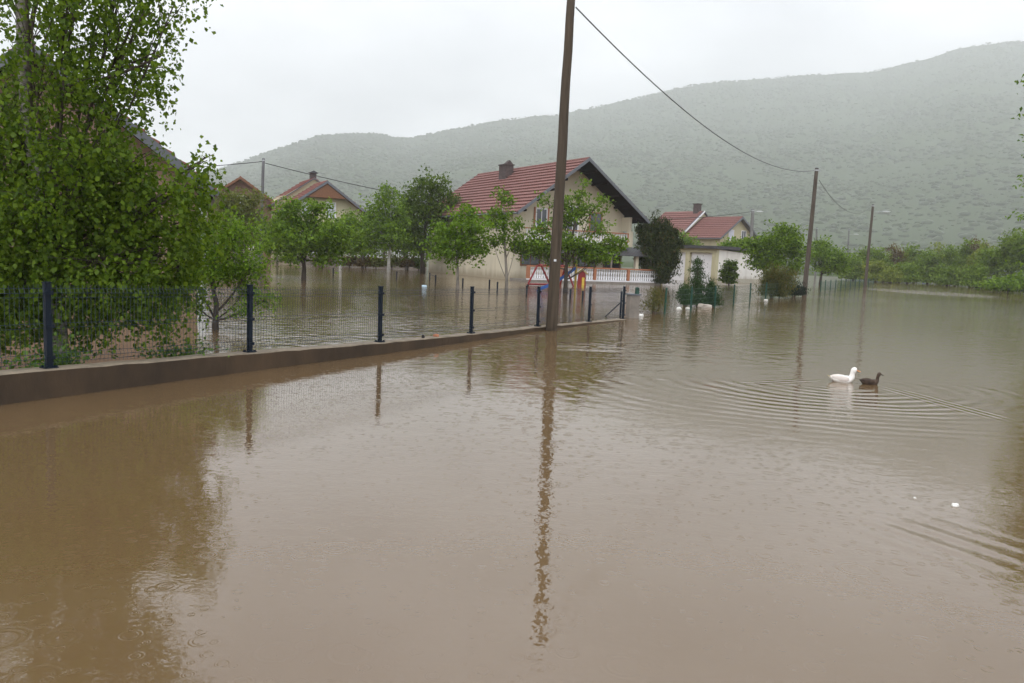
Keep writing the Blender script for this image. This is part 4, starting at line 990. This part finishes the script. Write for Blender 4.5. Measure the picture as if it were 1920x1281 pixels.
shrub('conifer', 'pointed young thuja rising from a clump in front of the garage doors', (1308, 574),
      [(1308, 505, 9, 18, 0), (1307, 525, 14, 20, 0), (1309, 545, 18, 20, 0), (1306, 562, 18, 12, 0), (1308, 492, 5, 8, 0), (1307, 571, 18, 8, 0)], 300, 18, 0.085, 0.09, L_thuja2, 52, cat='conifer')
shrub('conifer', 'low thuja at the left of the clump before the garage', (1284, 574), [(1283, 552, 11, 16, 0), (1288, 563, 12, 11, 0), (1281, 540, 6, 9, 0), (1285, 571, 11, 7, 0)], 160, 18, 0.085, 0.09, L_thuja2, 53, cat='conifer')
shrub('conifer', 'rounded thuja at the right of the clump before the garage', (1337, 575), [(1335, 548, 13, 18, 0), (1340, 562, 15, 12, 0), (1328, 560, 12, 12, 0), (1332, 534, 7, 9, 0), (1336, 571, 15, 7, 0)], 240, 18, 0.085, 0.09, L_thuja2, 54, cat='conifer')
shrub('shrub', 'upright leafy bush against the garage side wall', (1367, 531), [(1367, 510, 12, 18, 0), (1370, 498, 9, 10, 0), (1363, 520, 11, 10, 0), (1375, 520, 8, 8, 0), (1366, 528, 11, 6, 0)], 230, 16, 0.15, 0.2, L_deep, 55, Y=66, aspect=.7)
shrub('shrub', 'yellowish feathery shrub in the water beside the concrete pillar', (1226, 587), [(1226, 562, 18, 18, 0), (1215, 574, 16, 12, 0), (1238, 572, 14, 15, 0), (1228, 548, 9, 10, 0)], 150, 14, 0.075, 0.13, L_gold, 56, aspect=.25)
shrub('conifer', 'golden brown thuja hedge bush beside the leaning second pole', (1450, 558), [(1440, 530, 18, 24, 0), (1462, 528, 22, 24, 0), (1450, 515, 18, 14, 0), (1480, 520, 14, 18, .2), (1435, 548, 13, 12, 0), (1462, 548, 20, 12, 0)], 420, 18, 0.12, 0.14, L_gold, 57, cat='conifer')
shrub('conifer', 'low dark juniper mound at the foot of the second wooden pole', (1490, 556), [(1492, 544, 15, 11, 0), (1480, 550, 10, 7, 0), (1503, 548, 8, 9, 0)], 170, 18, 0.1, 0.12, leaf_mat('juniper_spray', (0.010, 0.022, 0.016), (0.03, 0.05, 0.035), .1), 58, cat='conifer')
for i, (x, y, rx, ry, lm_, sd_) in enumerate([(655, 489, 16, 9, L_brown, 61), (685, 491, 14, 9, L_brown, 62), (705, 492, 12, 8, L_olive, 63), (735, 490, 16, 9, L_olive, 64), (765, 492, 14, 9, L_brown, 65), (785, 492, 10, 10, L_deep, 66), (605, 487, 14, 8, L_brown, 67), (545, 484, 16, 8, L_deep, 68)]):
    tone = {id(L_brown): 'russet brown', id(L_olive): 'olive green', id(L_deep): 'dark green'}[id(lm_)]
    nth = ['sixth', 'fifth', 'fourth', 'third', 'second', 'nearest', 'seventh', 'eighth'][i]
    lab = f'{tone} low bush, {nth} along the garden kerb from the cream house'
    shrub('hedge_bush', lab, (x, y + 8), [(x, y, rx, ry, 0), (x - rx * .6, y + 3, rx * .6, ry * .7, 0), (x + rx * .6, y + 2, rx * .6, ry * .8, 0)], 90, 16, 0.16, 0.22, lm_, sd_, Y=70, cat='bush', group='low bushes along the garden kerb')

# tree just outside on the right bank: its leaves reach into the picture and it mirrors in the water
YR = 36.0
rb = D(2090, 700, YR); rb.z = 0
make_tree('bank_tree', 'light green tree reaching in over the right edge of the water', 'tree', rb, [Vector((rb.x, rb.y, -.4)), D(2085, 560, YR), D(2075, 350, YR), D(2070, 200, YR), D(2068, 110, YR)],
          [LB(2004, 262, 72, 30, YR), LB(2006, 335, 66, 38, YR, .3), LB(2012, 410, 78, 32, YR, -.2), LB(2050, 200, 90, 60, YR), LB(2050, 330, 80, 70, YR), LB(2060, 95, 80, 60, YR), LB(2130, 260, 90, 110, YR), LB(2150, 100, 80, 90, YR), LB(2060, 470, 80, 40, YR), LB(2140, 420, 80, 60, YR), LB(2010, 160, 60, 50, YR), LB(2005, 480, 70, 30, YR)],
          1500, 22, 0.15, 0.3, L_fruit2, M_trunk, 0.2, 71, droop=.4, limb_from=.3, aspect=.5)

# far bank: a row of trees one can tell apart
FB = [(1598, 500, 22, 24, 118, 0), (1622, 492, 26, 30, 120, 0), (1655, 490, 28, 34, 122, 0), (1685, 492, 28, 30, 126, 1), (1712, 485, 30, 36, 126, 0), (1738, 495, 26, 26, 118, 0), (1762, 490, 26, 30, 122, 1), (1790, 485, 30, 36, 116, 0), (1818, 480, 28, 38, 112, 0), (1842, 488, 28, 32, 106, 1), (1868, 484, 30, 38, 104, 0), (1895, 480, 30, 44, 100, 0), (1928, 476, 34, 50, 96, 0), (1965, 478, 34, 50, 96, 1), (2010, 475, 40, 54, 94, 0),
      (1640, 508, 20, 16, 112, 1), (1700, 510, 22, 16, 112, 0), (1775, 512, 24, 18, 106, 0), (1830, 514, 24, 18, 100, 0), (1668, 512, 16, 14, 110, 1)]
for i, (x, y, rx, ry, Y_, k_) in enumerate(FB):
    b = D(x, 540, Y_); b.z = 0
    rr_ = random.Random(100 + i); lo = []
    for j in range(7):
        a_ = rr_.uniform(0, 2 * math.pi); q = rr_.uniform(.3, .85)
        lo.append(LB(x + math.cos(a_) * rx * q * .7, y + math.sin(a_) * ry * q * .75, rx * rr_.uniform(.32, .55), ry * rr_.uniform(.28, .5), Y_, rr_.uniform(-1.2, 1.2)))
    lo.append(LB(x, y + ry * .25, rx * .7, ry * .6, Y_))
    yb = 475 + (x - 960) * .043 + CAMZ * F / Y_
    lo.append(LB(x - rx * .4, yb - 6, rx * .6, 7, Y_, -1.5)); lo.append(LB(x + rx * .4, yb - 7, rx * .6, 8, Y_, -1.0))
    ORD = ['first', 'second', 'third', 'fourth', 'fifth', 'sixth', 'seventh', 'eighth', 'ninth', 'tenth', 'eleventh', 'twelfth', 'thirteenth', 'fourteenth', 'fifteenth']
    tone = 'yellow-green' if k_ else 'mid-green'
    lab = f'{tone} tree, {ORD[i]} in the hazy far-bank row counted from the grey lamp pole' if i < 15 else f'{tone} low waterside tree, {ORD[[15, 19, 16, 17, 18].index(i)]} before the far-bank row from the lamp pole'
    make_tree('bank_tree', lab, 'tree', b, [Vector((b.x, b.y, -.4)), D(x + 2, y + ry * .5, Y_), D(x, y - ry * .3, Y_)], lo, 330, 17, 0.27, 0.5, L_far2 if k_ else L_far, M_trunk, .16, 200 + i, group='trees along the far bank', aspect=.6, limb_from=.3)
for x, y, h_, Y_, sd_ in ((1680, 462, 34, 124, 1), (1836, 458, 36, 110, 2), (1845, 462, 34, 111, 3)):
    b = D(x, 530, Y_); b.z = 0; rr_ = random.Random(sd_)
    make_tree('bare_tree', ['', 'thin half-bare tree standing alone above the far bank row', 'taller of two half-bare trees side by side on the far bank', 'shorter of two half-bare trees side by side on the far bank'][sd_], 'tree', b, [Vector((b.x, b.y, -.4)), D(x, y + h_, Y_), D(x + 1, y, Y_)], [LB(x + rr_.uniform(-8, 8), y + 18 + rr_.uniform(-16, 22), 8, 9, Y_) for j in range(6)], 90, 14, 0.2, 0.4, L_brown, M_palebark, .14, 300 + sd_, group='half-bare trees of the far bank', limb_from=.3)
shrub('bank_bush', 'bright green bush overhanging the water at the right bank', (1892, 548), [(1885, 534, 36, 9, 0), (1915, 532, 34, 13, .5), (1860, 537, 22, 6, 0), (1945, 530, 34, 14, 0)], 420, 18, 0.26, 0.34, L_fruit, 81, Y=78, cat='bush', aspect=.5)

# ---------------------------------------------------------------- floating litter
def chunk(name, label, px, py, sx, sy, sz, m, seed, cat='debris', group=None, z=None):
    rr_ = random.Random(seed); c = P(px, py)
    import bmesh
    bm = bmesh.new(); bmesh.ops.create_icosphere(bm, subdivisions=2, radius=1.0)
    for v in bm.verts:
        k_ = 1 + .28 * math.sin(v.co.x * 5 + seed) * math.cos(v.co.y * 4 + seed * 2) + rr_.uniform(-.08, .08)
        v.co = Vector((v.co.x * sx * k_, v.co.y * sy * k_, max(-.5, min(.75, v.co.z)) * sz * k_))
    me = bpy.data.meshes.new(name); bm.to_mesh(me); bm.free(); me.materials.append(m)
    o = link(name, me, None, None, (c.x, c.y, sz * .12 if z is None else z)); o.rotation_euler = (0, 0, rr_.uniform(0, 3))
    return tag(o, label, cat, group)
M_foam_b = mat('pale_blue_plastic', (0.45, 0.60, 0.72), 0.5, 0.1, 5)
chunk('foam_piece', 'crumb of white polystyrene floating in open water near the ducks', 1791, 949, .034, .026, .022, M_foam, 1)
chunk('foam_piece', 'tiny white fleck floating beside the larger polystyrene crumb', 1715, 934, .016, .011, .008, M_foam, 2)
chunk('plastic_canister', 'white and pale blue plastic canister floating in the flooded garden', 796, 538, .21, .12, .10, M_foam_b, 3, 'canister')
chunk('foam_block', 'white foam block floating at the foot of the concrete pillar', 1202, 593, .10, .08, .08, M_foam, 4)
chunk('foam_block', 'white lump of foam caught on the green fence before the thujas', 1273, 580, .13, .09, .09, M_foam, 5)
chunk('plastic_bag', 'pale pinkish bag lying half sunk before the thuja clump', 1320, 576, .34, .22, .14, mat('pink_grey_plastic', (0.50, 0.44, 0.38), 0.6, 0.2, 5), 6, 'bag')
chunk('foam_block', 'small white foam scrap between the pinkish bag and the foam lump', 1290, 579, .09, .06, .06, M_foam, 7)
chunk('foam_block', 'white scrap floating by the fourth green fence post', 1436, 563, .10, .06, .05, M_foam, 8)
chunk('brick_scrap', 'orange piece of brick lying on the wall top', 812, 629, .055, .04, .045, mat('orange_brick', (0.42, 0.18, 0.10), .85, .2, 9), 9, 'brick', z=wz(812) + .02)
chunk('dark_stone', 'black stone lying on the wall top near the brick piece', 786, 631, .03, .03, .04, M_dark, 10, 'stone', z=wz(786) + .02)
for o_, x_ in ((bpy.data.objects['brick_scrap'], 812), (bpy.data.objects['dark_stone'], 786)):
    q = P(x_, 630, wz(x_)); i = 3 if x_ > 712 else 2
    a_, b_ = posts[3], posts[4]; f_ = (x_ - 712) / (883 - 712) * .95
    q = a_.lerp(b_, f_); o_.location = (q.x + .03, q.y + .03, q.z + .018)
chunk('blue_barrel', 'small blue barrel washed against the far bank', 1732, 525, .45, .4, .55, M_bl, 12, 'barrel')

# ---------------------------------------------------------------- ducks
def loft(spine, n=14):
    """spine: (x, z, half width, half height) rings along a curved axis in the xz plane"""
    V = []; F_ = []; pts = [Vector((s[0], 0, s[1])) for s in spine]
    for k, s in enumerate(spine):
        t = (pts[min(k + 1, len(pts) - 1)] - pts[max(k - 1, 0)]).normalized(); up_v = Vector((-t.z, 0, t.x))
        for j in range(n):
            th = 2 * math.pi * j / n
            V.append(tuple(pts[k] + Vector((0, 1, 0)) * math.cos(th) * s[2] + up_v * math.sin(th) * s[3]))
    for k in range(len(spine) - 1):
        for j in range(n):
            a_ = k * n + j; b__ = k * n + (j + 1) % n; F_.append((a_, b__, b__ + n, a_ + n))
    F_.append(tuple(reversed(range(n)))); F_.append(tuple(range((len(spine) - 1) * n, len(spine) * n)))
    m = MB(); m.v = V; m.f = F_; return m
def duck(label, loc, rz, sc, m_body, m_wing, m_bill, m_tail, neck=1.0, head=1.0, fat=1.0, nk=1.0):
    root = thing('duck', label, 'duck', loc, rz)
    root.scale = (1, 1.1, fat)
    sp_ = [(-.285, .085, .012, .006), (-.25, .075, .035, .016), (-.20, .055, .065, .04), (-.13, .042, .092, .066), (-.04, .036, .105, .08), (.05, .036, .10, .08), (.115, .045, .082, .072), (.155, .07, .06, .058), (.17, .105 * neck, .042, .042), (.172, .145 * neck, .034, .034), (.176, .185 * neck, .032, .032), (.188, .215 * neck, .037 * head, .038 * head), (.213, .236 * neck, .036 * head, .036 * head), (.238, .233 * neck, .026 * head, .024 * head), (.25, .228 * neck, .016, .014)]
    sp_ = [(x, z, w * (nk if 8 <= i_ <= 13 else 1), h * (nk if 8 <= i_ <= 13 else 1)) for i_, (x, z, w, h) in enumerate(sp_)]
    b = loft([(x * sc, z * sc, w * sc, h * sc) for x, z, w, h in sp_]).build('body', m_body, root, True)
    ss = b.modifiers.new('sub', 'SUBSURF'); ss.levels = 1; ss.render_levels = 2
    bl_ = loft([(.243 * sc, .229 * neck * sc, .017 * sc, .014 * sc), (.27 * sc, .221 * neck * sc, .016 * sc, .008 * sc), (.30 * sc, .212 * neck * sc, .024 * sc, .009 * sc), (.325 * sc, .206 * neck * sc, .016 * sc, .005 * sc)], 10)
    bl_.build('bill', m_bill, root, True)
    for s in (1, -1):
        w_ = loft([(-.235 * sc, .088 * sc, .006 * sc, .010 * sc), (-.17 * sc, .08 * sc, .013 * sc, .034 * sc), (-.07 * sc, .072 * sc, .016 * sc, .05 * sc), (.03 * sc, .068 * sc, .014 * sc, .046 * sc), (.085 * sc, .066 * sc, .006 * sc, .022 * sc)], 10)
        w_.v = [(x, y + s * (.082 + .012 * math.cos(x / sc * 9)) * sc * (1 if x > -.1 * sc else 1 + (x / sc + .1) * 3.2), z) for x, y, z in w_.v]
        w_.build('wing', m_wing, root, True)
        MB().lathe([(-.005 * sc, .001), (-.003 * sc, .0045 * sc), (0, .006 * sc), (.003 * sc, .0045 * sc), (.005 * sc, .001)], 8).build('eye', M_dark, root, True, loc=(.217 * sc, s * .033 * head * sc, .243 * neck * sc))
    tl_ = loft([(-.30 * sc, .105 * sc, .02 * sc, .004 * sc), (-.26 * sc, .085 * sc, .034 * sc, .009 * sc), (-.215 * sc, .07 * sc, .03 * sc, .012 * sc)], 10)
    tl_.build('tail', m_tail, root, True)
    return root
M_feather = mat('white_feathers', (0.80, 0.78, 0.74), 0.8, 0.06, 14, 0.004, 60)
M_feather2 = mat('cream_wing_feathers', (0.74, 0.68, 0.63), 0.8, 0.1, 14, 0.004, 60, stretch=(.3, 1, 1))
M_tailf = mat('dirty_tail_feathers', (0.5, 0.42, 0.24), 0.85, 0.25, 14)
M_bill = mat('orange_bill', (0.62, 0.24, 0.06), 0.45, 0.1)
M_brf = mat('dark_brown_feathers', (0.035, 0.022, 0.014), 0.75, 0.4, 26, 0.004, 60, col2=(0.10, 0.065, 0.042))
M_brw = mat('brown_wing_feathers', (0.022, 0.013, 0.01), 0.75, 0.5, 30, 0.004, 60, col2=(0.085, 0.055, 0.036), stretch=(.3, 1, 1))
duck('white duck with orange bill swimming behind the brown duck', DUCKS[0] + Vector((0, 0, -0.005)), -0.12, 0.80, M_feather, M_feather2, M_bill, M_tailf, 0.92, 1.15, 1.2, 1.4)
duck('small dark brown duck swimming ahead of the white duck', DUCKS[1] + Vector((-0.02, 0, -0.008)), -0.1, 0.60, M_brf, M_brw, mat('dark_bill', (0.03, 0.028, 0.02), .5, .2), M_brf, 0.92, 1.05, 1.4, 1.2)

# ---------------------------------------------------------------- haze: the rainy air of the valley
HB = MB().box(-4400, 4400, -250, 4400, -2.0, 1050.0)
hz = bpy.data.materials.new('rain_haze'); hz.use_nodes = True
ht = hz.node_tree; ht.nodes.clear(); ho = ht.nodes.new('ShaderNodeOutputMaterial'); pv = ht.nodes.new('ShaderNodeVolumePrincipled')
pv.inputs['Color'].default_value = (0.94, 0.955, 0.96, 1); pv.inputs['Density'].default_value = 0.00042; pv.inputs['Anisotropy'].default_value = 0.0
ht.links.new(pv.outputs[0], ho.inputs['Volume'])
hb = HB.build('haze', hz)
tag(hb, 'thin grey rain haze filling the valley', 'haze', kind='stuff')
